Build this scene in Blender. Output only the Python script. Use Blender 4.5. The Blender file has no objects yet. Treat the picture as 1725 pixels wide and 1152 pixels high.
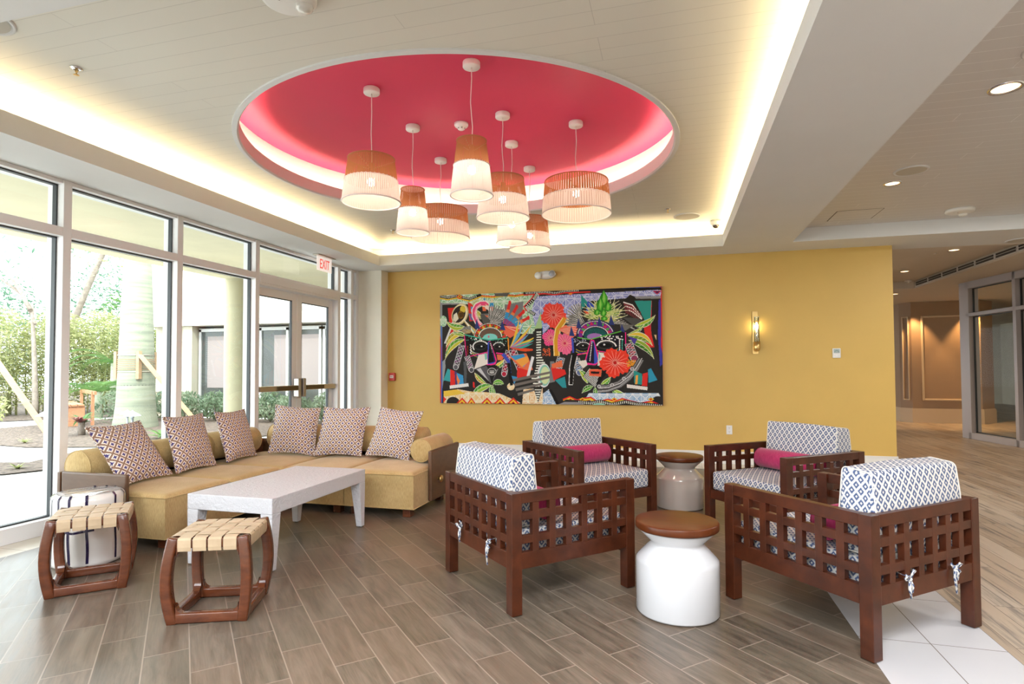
import bpy, bmesh, math, random
import numpy as np
from mathutils import Vector, Matrix
random.seed(7)
R = math.radians
C = bpy.context.scene.collection
SC = bpy.context.scene
# ------------------------------------------------------------------ camera
F_PX, YAW, PITCH, ROLL, CY = 979.03, .2701, .0295, -.0043, 594.5
EYE = Vector((0, 0, 1.23))
_f = Vector((-math.sin(YAW)*math.cos(PITCH), math.cos(YAW)*math.cos(PITCH), math.sin(PITCH)))
_r = Vector((math.cos(YAW), math.sin(YAW), 0)); _u = _r.cross(_f)
_r2 = _r*math.cos(ROLL) + _u*math.sin(ROLL); _u2 = -_r*math.sin(ROLL) + _u*math.cos(ROLL)
cd = bpy.data.cameras.new('camera'); cam = bpy.data.objects.new('camera', cd); C.objects.link(cam)
cd.sensor_width = 36; cd.lens = F_PX*36/1725; cd.shift_y = (CY-576)/1725; cd.clip_end = 300; cd.clip_start = .05
M = Matrix((_r2, _u2, -_f)).transposed().to_4x4(); M.translation = EYE
cam.matrix_world = M
SC.camera = cam
# ------------------------------------------------------------------ view
SC.view_settings.view_transform = 'Standard'; SC.view_settings.look = 'None'
SC.view_settings.gamma = 1; SC.view_settings.use_curve_mapping = False
SC.view_settings.exposure = 0.68
SC.cycles.use_denoising = True
SC.cycles.max_bounces = 8; SC.cycles.diffuse_bounces = 4; SC.cycles.glossy_bounces = 3
SC.cycles.transparent_max_bounces = 16; SC.cycles.transmission_bounces = 4
SC.cycles.caustics_reflective = False; SC.cycles.caustics_refractive = False
SC.cycles.sample_clamp_indirect = 2.5
SC.cycles.denoising_prefilter = 'NONE'
# ------------------------------------------------------------------ sky and sun
W = bpy.data.worlds.new('World'); SC.world = W; W.use_nodes = True
bg = W.node_tree.nodes['Background']; bg.inputs[0].default_value = (.88, .95, 1, 1); bg.inputs[1].default_value = 4.6
def lamp(name, kind, loc, energy, color=(1, 1, 1), rot=(0, 0, 0), **kw):
    d = bpy.data.lights.new(name, kind); o = bpy.data.objects.new(name, d); C.objects.link(o)
    o.location = loc; o.rotation_euler = rot; d.energy = energy; d.color = color
    for k, v in kw.items(): setattr(d, k, v)
    return o
sun = lamp('sun', 'SUN', (0, 0, 20), 2.2, (1, .96, .88), angle=.02)
sun.rotation_euler = Vector((-.42, .62, -.75)).to_track_quat('-Z', 'Y').to_euler()
# sky portals in the window bank let daylight in with less noise
def portal(loc, rot, sx, sy):
    o = lamp('window_daylight', 'AREA', loc, 1, rot=rot, shape='RECTANGLE', size=sx, size_y=sy); o.data.cycles.is_portal = True
portal((-4.9, 5.2, 1.4), (0, R(-90), 0), 2.7, 5.2)
portal((-4.9, -.8, 1.4), (0, R(-90), 0), 2.7, 6.6)
WARM = (1, .76, .40); WARM2 = (1, .86, .66)
def strip(loc, sx, sy, energy, rot=(R(180), 0, 0), col=WARM):
    lamp('cove_strip_light', 'AREA', loc, energy, col, rot, shape='RECTANGLE', size=sx, size_y=sy)
# cove strips lie on the shelf behind the lip of the tray and shine up
strip((-4.165, 4.66, 2.868), .04, 5.7, 46)
strip((-1.72, 7.63, 2.868), 4.6, .04, 40)
strip((.72, 4.66, 2.868), .04, 5.7, 36)
# unseen fill lamps added at ceiling height to brighten the room
for x, y in ((-3, -1.2), (-.8, -1.2), (-2, -3.2), (1.2, -3.2), (.4, .4)):
    lamp('fill_light', 'AREA', (x, y, 2.72), 92, (.91, .95, 1), shape='SQUARE', size=.9)
for x, y in ((3.0, .5), (3.0, 3.0), (3.4, 6.0)):
    lamp('fill_light', 'AREA', (x, y, 2.88), 30, (1, .97, .93), shape='SQUARE', size=.5)  # more added fill lamps, under the right-hand tray

# ------------------------------------------------------------------ material tools
class NT:
    def __init__(s, mat): s.t = mat.node_tree; s.n = s.t.nodes; s.l = s.t.links
    def new(s, k, **kw):
        n = s.n.new(k)
        for a, b in kw.items(): setattr(n, a, b)
        return n
    def link(s, a, b): s.l.new(a, b)
    def m(s, op, a, b=None, c=None, clamp=False):
        n = s.new('ShaderNodeMath', operation=op, use_clamp=clamp)
        for i, v in enumerate((a, b, c)):
            if v is None: continue
            if isinstance(v, (int, float)): n.inputs[i].default_value = v
            else: s.link(v, n.inputs[i])
        return n.outputs[0]
    def mix(s, f, a, b):
        n = s.new('ShaderNodeMix', data_type='RGBA')
        for sk, v in ((n.inputs[0], f), (n.inputs[6], a), (n.inputs[7], b)):
            if isinstance(v, (int, float)): sk.default_value = v
            elif isinstance(v, (tuple, list)): sk.default_value = tuple(v)[:3] + (1,)
            else: s.link(v, sk)
        return n.outputs[2]
    def noise(s, vec, scale, detail=3, rough=.55, dist=0):
        n = s.new('ShaderNodeTexNoise'); n.inputs['Scale'].default_value = scale; n.inputs['Detail'].default_value = detail
        n.inputs['Roughness'].default_value = rough; n.inputs['Distortion'].default_value = dist
        if vec is not None: s.link(vec, n.inputs['Vector'])
        return n.outputs[0]
    def coord(s, which='Object', scale=None, rot=None, loc=None):
        c = s.new('ShaderNodeTexCoord').outputs[which]
        if scale or rot or loc:
            mp = s.new('ShaderNodeMapping'); s.link(c, mp.inputs[0])
            if loc: mp.inputs[1].default_value = loc
            if rot: mp.inputs[2].default_value = rot
            if scale: mp.inputs[3].default_value = scale
            c = mp.outputs[0]
        return c
    def ramp(s, f, stops):
        n = s.new('ShaderNodeValToRGB'); s.link(f, n.inputs[0]); e = n.color_ramp.elements
        while len(e) < len(stops): e.new(.5)
        for el, (p, c) in zip(e, stops): el.position = p; el.color = tuple(c)[:3] + (1,)
        return n.outputs[0]
    def bump(s, h, strength=.3, dist=.01):
        n = s.new('ShaderNodeBump'); n.inputs['Strength'].default_value = strength; n.inputs['Distance'].default_value = dist
        s.link(h, n.inputs['Height']); return n.outputs[0]
def mat(name, color=(.8, .8, .8), rough=.5, metal=0, spec=.5, emit=None, estr=0, coat=0):
    m = bpy.data.materials.new(name); m.use_nodes = True
    b = m.node_tree.nodes['Principled BSDF']; b.inputs['Base Color'].default_value = tuple(color) + (1,)
    b.inputs['Roughness'].default_value = rough; b.inputs['Metallic'].default_value = metal
    b.inputs['Specular IOR Level'].default_value = spec
    b.inputs['Coat Weight'].default_value = coat
    if emit: b.inputs['Emission Color'].default_value = tuple(emit) + (1,); b.inputs['Emission Strength'].default_value = estr
    return m
def nt(m): return NT(m), m.node_tree.nodes['Principled BSDF']
def speckle(m, c1, c2, scale, amount=1, bump=0, sc=(1, 1, 1), detail=4, bdist=.003):
    t, b = nt(m); v = t.coord('Object', scale=sc); n = t.noise(v, scale, detail)
    t.link(t.ramp(n, [(.3, c1), (.7, c2)]), b.inputs['Base Color'])
    if bump: t.link(t.bump(n, bump, bdist), b.inputs['Normal'])
    return m
def plaster(name, col, rough=.6, var=.04, bump=.04):
    return speckle(mat(name, col, rough), [c*(1-var) for c in col], [min(1, c*(1+var)) for c in col], 2.2, bump=bump)
PAINT = plaster('white_painted_plaster', (.72, .73, .74), .75, .015, .03)
CREAM = plaster('cream_wall_paint', (.86, .82, .71), .7)
YELLOW = plaster('mustard_wall_paint', (.65, .43, .115), .5, .03, .03)
PINK = plaster('raspberry_ceiling_paint', (.60, .030, .105), .55, .02)
RING = mat('white_cove_paint', (.86, .84, .84), .5)
TRIM = mat('white_trim_paint', (.82, .81, .79), .35)
FRAME = mat('light_aluminium_frame', (.86, .85, .86), .4)
GASK = mat('black_gasket', (.03, .035, .04), .5)
DARKM = mat('dark_metal', (.05, .05, .05), .4, .6)
CHROME = mat('chrome', (.8, .8, .82), .15, 1)
BRASS = mat('satin_brass', (.72, .50, .20), .28, 1)
STEEL = mat('brushed_steel', (.55, .50, .42), .35, 1)
WHITEP = mat('white_plastic', (.85, .84, .82), .4)
def board_mat(name, col, w, off, dark, length=2.6):
    m = mat(name, col, .45); t, b = nt(m)
    v = t.coord('Object', loc=(.37, off, 0)); br = t.new('ShaderNodeTexBrick'); t.link(v, br.inputs['Vector'])
    br.inputs['Scale'].default_value = 1; br.inputs['Brick Width'].default_value = length; br.inputs['Row Height'].default_value = w
    br.inputs['Mortar Size'].default_value = .0016; br.inputs['Mortar Smooth'].default_value = .3
    br.offset = .37; br.offset_frequency = 3; br.squash = 1.35; br.squash_frequency = 2
    br.inputs['Color1'].default_value = tuple(col)+(1,); br.inputs['Color2'].default_value = tuple(c*.985 for c in col)+(1,)
    br.inputs['Mortar'].default_value = tuple(dark)+(1,)
    t.link(br.outputs['Color'], b.inputs['Base Color'])
    t.link(t.bump(t.m('SUBTRACT', 1, br.outputs['Fac']), .35, .003), b.inputs['Normal'])
    return m
BOARD = board_mat('white_ceiling_boards', (.74, .72, .65), .1205, -.083, (.54, .52, .47))
BOARD2 = board_mat('white_boards_lit_grooves', (.66, .65, .65), .1205, -.083, (.95, .95, .97))  # groove colour painted bright, as if the grooves catch light
def floor_wood():
    m = mat('brown_wood_look_tile', (.3, .2, .12), .30, spec=.42); t, b = nt(m)
    g = t.new('ShaderNodeNewGeometry').outputs['Position']; sp = t.new('ShaderNodeSeparateXYZ'); t.link(g, sp.inputs[0])
    x, y = sp.outputs[0], sp.outputs[1]
    u = t.m('MULTIPLY', t.m('SUBTRACT', y, x), .70711); v = t.m('MULTIPLY', t.m('ADD', y, x), .70711)
    u2 = t.m('SUBTRACT', u, 2.747-.245*1 - 4.9*4); v2 = t.m('SUBTRACT', v, .389-.175*60)
    cb = t.new('ShaderNodeCombineXYZ'); t.link(u2, cb.inputs[0]); t.link(v2, cb.inputs[1])
    br = t.new('ShaderNodeTexBrick'); t.link(cb.outputs[0], br.inputs['Vector'])
    br.inputs['Scale'].default_value = 1; br.inputs['Brick Width'].default_value = .49; br.inputs['Row Height'].default_value = .175
    br.inputs['Mortar Size'].default_value = .0028; br.inputs['Mortar Smooth'].default_value = .1; br.inputs['Bias'].default_value = 0
    br.inputs['Color1'].default_value = (0, 0, 0, 1); br.inputs['Color2'].default_value = (1, 1, 1, 1); br.inputs['Mortar'].default_value = (.5, .5, .5, 1)
    tone = t.m('MULTIPLY', br.outputs['Color'], 1)
    off = t.m('MULTIPLY', tone, 37)
    cb2 = t.new('ShaderNodeCombineXYZ'); t.link(t.m('ADD', t.m('MULTIPLY', u2, 1.1), off), cb2.inputs[0]); t.link(t.m('MULTIPLY', v2, 9), cb2.inputs[1]); t.link(off, cb2.inputs[2])
    n = t.noise(cb2.outputs[0], 2.6, 6, .62, .9)
    cb3 = t.new('ShaderNodeCombineXYZ'); t.link(t.m('ADD', t.m('MULTIPLY', u2, 2), off), cb3.inputs[0]); t.link(t.m('MULTIPLY', v2, 60), cb3.inputs[1])
    n2 = t.noise(cb3.outputs[0], 3, 3, .6)
    blot = t.noise(cb2.outputs[0], .9, 2)
    val = t.m('ADD', t.m('ADD', t.m('MULTIPLY', n, .62), t.m('MULTIPLY', n2, .18)), t.m('ADD', t.m('MULTIPLY', tone, .10), t.m('MULTIPLY', blot, .16)))
    col = t.ramp(val, [(.34, (.040, .031, .023)), (.48, (.108, .084, .062)), (.60, (.165, .130, .098)), (.78, (.245, .198, .152))])
    hue = t.noise(cb3.outputs[0], .25, 1); col = t.mix(t.m('MULTIPLY', t.m('FRACT', t.m('MULTIPLY', tone, 7.3)), .35), col, t.mix(t.m('GREATER_THAN', t.m('FRACT', t.m('MULTIPLY', tone, 3.7)), .5), (.12, .105, .075), (.17, .112, .075)))
    col = t.mix(br.outputs['Fac'], col, (.27, .215, .17))
    t.link(col, b.inputs['Base Color'])
    t.link(t.m('ADD', .22, t.m('MULTIPLY', n, .25)), b.inputs['Roughness'])
    t.link(t.bump(t.m('ADD', t.m('MULTIPLY', n2, .25), t.m('SUBTRACT', 1, br.outputs['Fac'])), .22, .0015), b.inputs['Normal'])
    return m
WOODFLOOR = floor_wood()
def tile_mat(name, col, w, h, ox, oy, grout, rough=.25):
    m = mat(name, col, rough); t, b = nt(m); g = t.new('ShaderNodeNewGeometry').outputs['Position']
    mp = t.new('ShaderNodeMapping'); t.link(g, mp.inputs[0]); mp.inputs[1].default_value = (-ox+20*w, -oy+20*h, 0)
    br = t.new('ShaderNodeTexBrick'); t.link(mp.outputs[0], br.inputs['Vector']); br.inputs['Scale'].default_value = 1; br.offset = 0
    br.inputs['Brick Width'].default_value = w; br.inputs['Row Height'].default_value = h; br.inputs['Mortar Size'].default_value = .0022; br.inputs['Mortar Smooth'].default_value = 0
    br.inputs['Color1'].default_value = tuple(col)+(1,); br.inputs['Color2'].default_value = tuple(c*.96 for c in col)+(1,); br.inputs['Mortar'].default_value = tuple(grout)+(1,)
    n = t.noise(g, 3, 3)
    t.link(t.mix(t.m('MULTIPLY', n, .12), br.outputs['Color'], (.9, .86, .8)), b.inputs['Base Color']); return m
WHITETILE = tile_mat('white_floor_tile', (.53, .52, .54), .2915, .56, .803, 3.035, (.16, .13, .11))
BORDER = tile_mat('cream_border_tile', (.66, .60, .50), .31, .56, -4.62, .2, (.3, .26, .22))
def rustic():
    m = mat('streaky_reclaimed_plank', (.4, .3, .2), .38); t, b = nt(m); g = t.new('ShaderNodeNewGeometry').outputs['Position']
    mp = t.new('ShaderNodeMapping'); t.link(g, mp.inputs[0]); mp.inputs[2].default_value = (0, 0, R(-90)); mp.inputs[1].default_value = (30, 30, 0)
    br = t.new('ShaderNodeTexBrick'); t.link(mp.outputs[0], br.inputs['Vector']); br.inputs['Scale'].default_value = 1
    br.offset = .43; br.inputs['Brick Width'].default_value = 1.2; br.inputs['Row Height'].default_value = .148; br.inputs['Mortar Size'].default_value = .0015
    br.inputs['Color1'].default_value = (0, 0, 0, 1); br.inputs['Color2'].default_value = (1, 1, 1, 1)
    tone = t.m('MULTIPLY', br.outputs['Color'], 1)
    sp = t.new('ShaderNodeSeparateXYZ'); t.link(g, sp.inputs[0])
    cb = t.new('ShaderNodeCombineXYZ'); t.link(t.m('MULTIPLY', sp.outputs[0], 17), cb.inputs[0]); t.link(t.m('MULTIPLY', sp.outputs[1], .7), cb.inputs[1]); t.link(t.m('MULTIPLY', tone, 19), cb.inputs[2])
    n = t.noise(cb.outputs[0], 1.7, 6, .65, .6); n2 = t.noise(cb.outputs[0], 5, 4, .7)
    base = t.ramp(tone, [(.1, (.34, .26, .19)), (.4, (.46, .38, .30)), (.6, (.28, .20, .135)), (.9, (.42, .35, .28))])
    dark = t.ramp(n, [(.37, (1, 1, 1)), (.50, (0, 0, 0))])
    col = t.mix(t.m('MULTIPLY', dark, .8), base, (.07, .07, .075))
    col = t.mix(t.m('MULTIPLY', n2, .3), col, (.42, .30, .19))
    col = t.mix(br.outputs['Fac'], col, (.06, .045, .03)); t.link(col, b.inputs['Base Color']); return m
RUSTIC = rustic()
def wood(name, c1, c2, rough=.25, sc=(1, 1, 8), coat=.25, spec=.4):
    m = mat(name, c1, rough, coat=coat, spec=spec); t, b = nt(m); v = t.coord('Object', scale=sc); n = t.noise(v, 5, 5, .6, .4); n2 = t.noise(t.coord('Object'), 3.5, 3)
    val = t.m('ADD', t.m('MULTIPLY', n, .6), t.m('MULTIPLY', n2, .4))
    t.link(t.ramp(val, [(.35, c1), (.65, c2)]), b.inputs['Base Color']); b.inputs['Coat Roughness'].default_value = .2; return m
CHAIRWOOD = wood('dark_walnut_stain', (.036, .0085, .0032), (.085, .021, .0075), .32, (2, 2, 2), .10, .32)
STOOLWOOD = wood('glossy_red_brown_wood', (.070, .018, .007), (.135, .039, .014), .22, (2, 2, 6))
TABLEWOOD = wood('polished_walnut_top', (.070, .016, .004), (.120, .031, .008), .30, (2, 9, 2), 0, .28)
PANELWOOD = wood('brown_wood_panel', (.085, .042, .022), (.13, .068, .038), .35, (1.5, 1.5, 5), .1)
PLASTERT = mat('rough_white_gesso', (.62, .61, .64), .6); _t, _b = nt(PLASTERT)
_n = _t.noise(_t.coord('Object'), 42, 5, .65, .4); _t.link(_t.bump(_n, 1, .012), _b.inputs['Normal'])
GLOSSW = mat('glossy_white_ceramic', (.58, .58, .60), .14, coat=.4)
GLOSSG = mat('taupe_glazed_ceramic', (.47, .40, .35), .12, coat=.6)
def fabric(name, c1, c2, scale=260):
    m = mat(name, c1, .85, spec=.2); t, b = nt(m); v = t.coord('Object', scale=(1, 1, .12)); n = t.noise(v, scale, 2); n2 = t.noise(t.coord('Object'), 6, 2)
    t.link(t.ramp(t.m('ADD', t.m('MULTIPLY', n, .7), t.m('MULTIPLY', n2, .3)), [(.35, c1), (.65, c2)]), b.inputs['Base Color']); t.link(t.bump(n, .25, .001), b.inputs['Normal'])
    b.inputs['Sheen Weight'].default_value = .2; return m
SOFA = fabric('mustard_linen', (.40, .270, .105), (.58, .42, .20))
MAGENTA = fabric('magenta_textured_cloth', (.33, .016, .085), (.45, .035, .13), 120)
LEATHER = mat('tan_leather_strap', (.60, .45, .29), .5); speckle(LEATHER, (.45, .33, .21), (.54, .41, .27), 12, bump=.1)
def lattice(name, pu, pv, kind):
    m = mat(name, (.8, .8, .8), .9, spec=.2); t, b = nt(m)
    uv = t.new('ShaderNodeTexCoord').outputs['UV']
    nz = t.new('ShaderNodeTexNoise'); nz.inputs['Scale'].default_value = 160; t.link(uv, nz.inputs['Vector'])
    dv = t.new('ShaderNodeVectorMath', operation='SCALE'); t.link(nz.outputs['Color'], dv.inputs[0]); dv.inputs['Scale'].default_value = .006 if kind == 'ikat' else .0015
    ad = t.new('ShaderNodeVectorMath', operation='ADD'); t.link(uv, ad.inputs[0]); t.link(dv.outputs[0], ad.inputs[1])
    sp = t.new('ShaderNodeSeparateXYZ'); t.link(ad.outputs[0], sp.inputs[0])
    a0 = t.m('DIVIDE', sp.outputs[0], pu); b0 = t.m('DIVIDE', sp.outputs[1], pv)
    fa = t.m('SUBTRACT', t.m('FRACT', t.m('ADD', t.m('ADD', a0, b0), 50)), .5); fb = t.m('SUBTRACT', t.m('FRACT', t.m('ADD', t.m('SUBTRACT', a0, b0), 50)), .5)
    A, B = t.m('ABSOLUTE', fa), t.m('ABSOLUTE', fb); d = t.m('MAXIMUM', A, B)
    if kind == 'ikat':
        out = t.m('GREATER_THAN', d, .355); core = t.m('LESS_THAN', d, .15)
        soft = t.ramp(d, [(.11, (.64, .62, .59)), (.16, (.05, .075, .16)), (.31, (.085, .12, .23)), (.40, (.64, .62, .59))])
        t.link(soft, b.inputs['Base Color'])
    else:
        st = t.m('ADD', t.m('SQRT', A), t.m('SQRT', B))
        # four-point star: the points reach into the corners of the diamond
        X = t.m('ABSOLUTE', t.m('ADD', fa, fb)); Y = t.m('ABSOLUTE', t.m('SUBTRACT', fa, fb))
        star = t.m('LESS_THAN', t.m('MAXIMUM', t.m('SUBTRACT', A, t.m('MULTIPLY', B, .35)), t.m('SUBTRACT', B, t.m('MULTIPLY', A, .35))), .165)
        col = t.mix(star, (.80, .72, .64), (.065, .055, .20))
        col = t.mix(t.m('GREATER_THAN', d, .385), col, (.20, .10, .062))
        col = t.mix(t.m('GREATER_THAN', d, .465), col, (.34, .22, .155))
        t.link(col, b.inputs['Base Color'])
    n = t.noise(uv, 900, 2); t.link(t.bump(n, .3, .001), b.inputs['Normal']); return m
IKAT = lattice('navy_ikat_diamond_cloth', .047, .057, 'ikat')
STARCLOTH = lattice('brown_lattice_star_cloth', .062, .062, 'star')
GLASS = bpy.data.materials.new('clear_window_glass'); GLASS.use_nodes = True
_t = NT(GLASS); [GLASS.node_tree.nodes.remove(n) for n in list(GLASS.node_tree.nodes)]
_o = _t.new('ShaderNodeOutputMaterial'); _x = _t.new('ShaderNodeMixShader'); _fr = _t.new('ShaderNodeFresnel'); _fr.inputs[0].default_value = 1.45
_g = _t.new('ShaderNodeBsdfGlossy'); _g.inputs['Roughness'].default_value = .0; _tr = _t.new('ShaderNodeBsdfTransparent'); _tr.inputs[0].default_value = (.93, .97, .95, 1)
_t.link(_fr.outputs[0], _x.inputs[0]); _t.link(_tr.outputs[0], _x.inputs[1]); _t.link(_g.outputs[0], _x.inputs[2]); _t.link(_x.outputs[0], _o.inputs[0])
GLASS2 = GLASS.copy(); GLASS2.name = 'dim_partition_glass'; _g2 = NT(GLASS2); _mx = [n for n in _g2.n if n.type == 'MIX_SHADER'][0]; _f2 = [n for n in _g2.n if n.type == 'FRESNEL'][0]
_g2.link(_g2.m('MULTIPLY', _f2.outputs[0], .10), _mx.inputs[0]); [n for n in _g2.n if n.type == 'BSDF_GLOSSY'][0].inputs['Roughness'].default_value = .03
def cord_mat(name, col, gap, trans, count, glow=0):
    m = bpy.data.materials.new(name); m.use_nodes = True; t = NT(m); [t.n.remove(n) for n in list(t.n)]
    o = t.new('ShaderNodeOutputMaterial'); sp = t.new('ShaderNodeSeparateXYZ'); t.link(t.new('ShaderNodeTexCoord').outputs['UV'], sp.inputs[0])
    fr = t.m('FRACT', t.m('MULTIPLY', sp.outputs[0], count)); a = t.m('ABSOLUTE', t.m('SUBTRACT', fr, .5))
    hole = t.m('GREATER_THAN', a, .5-gap/2)
    shade = t.m('SUBTRACT', 1, t.m('MULTIPLY', a, .5))
    cc = t.new('ShaderNodeVectorMath', operation='SCALE'); cc.inputs[0].default_value = col; t.link(shade, cc.inputs['Scale'])
    d = t.new('ShaderNodeBsdfDiffuse'); t.link(cc.outputs[0], d.inputs[0]); tl = t.new('ShaderNodeBsdfTranslucent'); t.link(cc.outputs[0], tl.inputs[0])
    m1 = t.new('ShaderNodeMixShader'); m1.inputs[0].default_value = trans; t.link(d.outputs[0], m1.inputs[1]); t.link(tl.outputs[0], m1.inputs[2])
    tp = t.new('ShaderNodeBsdfTransparent'); m2 = t.new('ShaderNodeMixShader'); t.link(hole, m2.inputs[0]); t.link(m1.outputs[0], m2.inputs[1]); t.link(tp.outputs[0], m2.inputs[2])
    t.link(m2.outputs[0], o.inputs[0]); return m
CORDB = cord_mat('brown_cord_wrap', (.40, .175, .075), .15, .25, 84)
CORDW = cord_mat('white_cord_wrap', (.80, .74, .70), .09, .35, 84)
BULB = mat('glowing_globe_bulb', (1, .9, .8), .4, emit=(1, .93, .84), estr=30); BULB.cycles.emission_sampling = 'NONE'
LEDM = mat('warm_led_strip', (1, .8, .5), .5, emit=(1, .70, .50), estr=42)
LAMPM = mat('lit_downlight_lamp', (1, .8, .5), .5, emit=(1, .66, .34), estr=3.2); LAMPM.cycles.emission_sampling = 'NONE'
def nosample(m): m.cycles.emission_sampling = 'NONE'; return m
EXITR = mat('red_exit_letter', (.9, .1, .08), .5, emit=(1, .10, .08), estr=.3)
STUCCO = plaster('pale_yellow_stucco', (.60, .56, .40), .9, .05, .5)
FACADE = plaster('white_stucco_facade', (.86, .82, .74), .9, .03, .2)
CONC = speckle(mat('pale_concrete', (.7, .68, .64), .85), (.62, .60, .56), (.74, .72, .68), 4)
MULCH = speckle(mat('brown_bark_mulch', (.2, .13, .09), .95), (.035, .025, .018), (.20, .15, .12), 18, bump=1, bdist=.03)
STONE = speckle(mat('tan_stacked_stone', (.5, .4, .3), .9), (.34, .27, .2), (.62, .52, .4), 5, bump=.6)
LUMBER = wood('raw_pine_lumber', (.34, .22, .12), (.42, .29, .18), .7, (2, 2, 2), 0)
CEDAR = wood('orange_cedar', (.36, .16, .08), (.44, .22, .12), .6, (2, 2, 2), 0)
TRUNK = mat('grey_green_palm_trunk', (.5, .5, .4), .9); _t, _b = nt(TRUNK)
_v = _t.coord('Object', scale=(.4, .4, 6)); _n = _t.noise(_v, 2.2, 3); _t.link(_t.ramp(_n, [(.35, (.19, .21, .16)), (.5, (.25, .27, .20)), (.75, (.30, .31, .25))]), _b.inputs['Base Color'])
BARK = speckle(mat('brown_bark', (.3, .22, .16), .9), (.16, .13, .11), (.28, .24, .20), 9)
def leafm(name, c1, c2):
    m = mat(name, c1, .6, spec=.3); t, b = nt(m)
    oi = t.noise(t.new('ShaderNodeNewGeometry').outputs['Position'], 2.5, 2)
    c = t.ramp(oi, [(.35, c1), (.65, c2)]); t.link(c, b.inputs['Base Color'])
    tl = t.new('ShaderNodeBsdfTranslucent'); t.link(c, tl.inputs[0]); mx = t.new('ShaderNodeMixShader'); mx.inputs[0].default_value = .4
    t.link(b.outputs[0], mx.inputs[1]); t.link(tl.outputs[0], mx.inputs[2]); t.link(mx.outputs[0], t.n['Material Output'].inputs[0]); return m
LEAFY = leafm('yellow_green_leaves', (.28, .31, .12), (.46, .47, .25)); LEAFG = leafm('mid_green_leaves', (.07, .16, .05), (.15, .27, .08))
LEAFS = leafm('silvery_green_leaves', (.10, .16, .09), (.24, .30, .20)); LEAFR = leafm('maroon_leaves', (.20, .05, .06), (.30, .12, .10)); LEAFB = leafm('blue_green_foliage', (.08, .17, .11), (.17, .29, .19))

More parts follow.
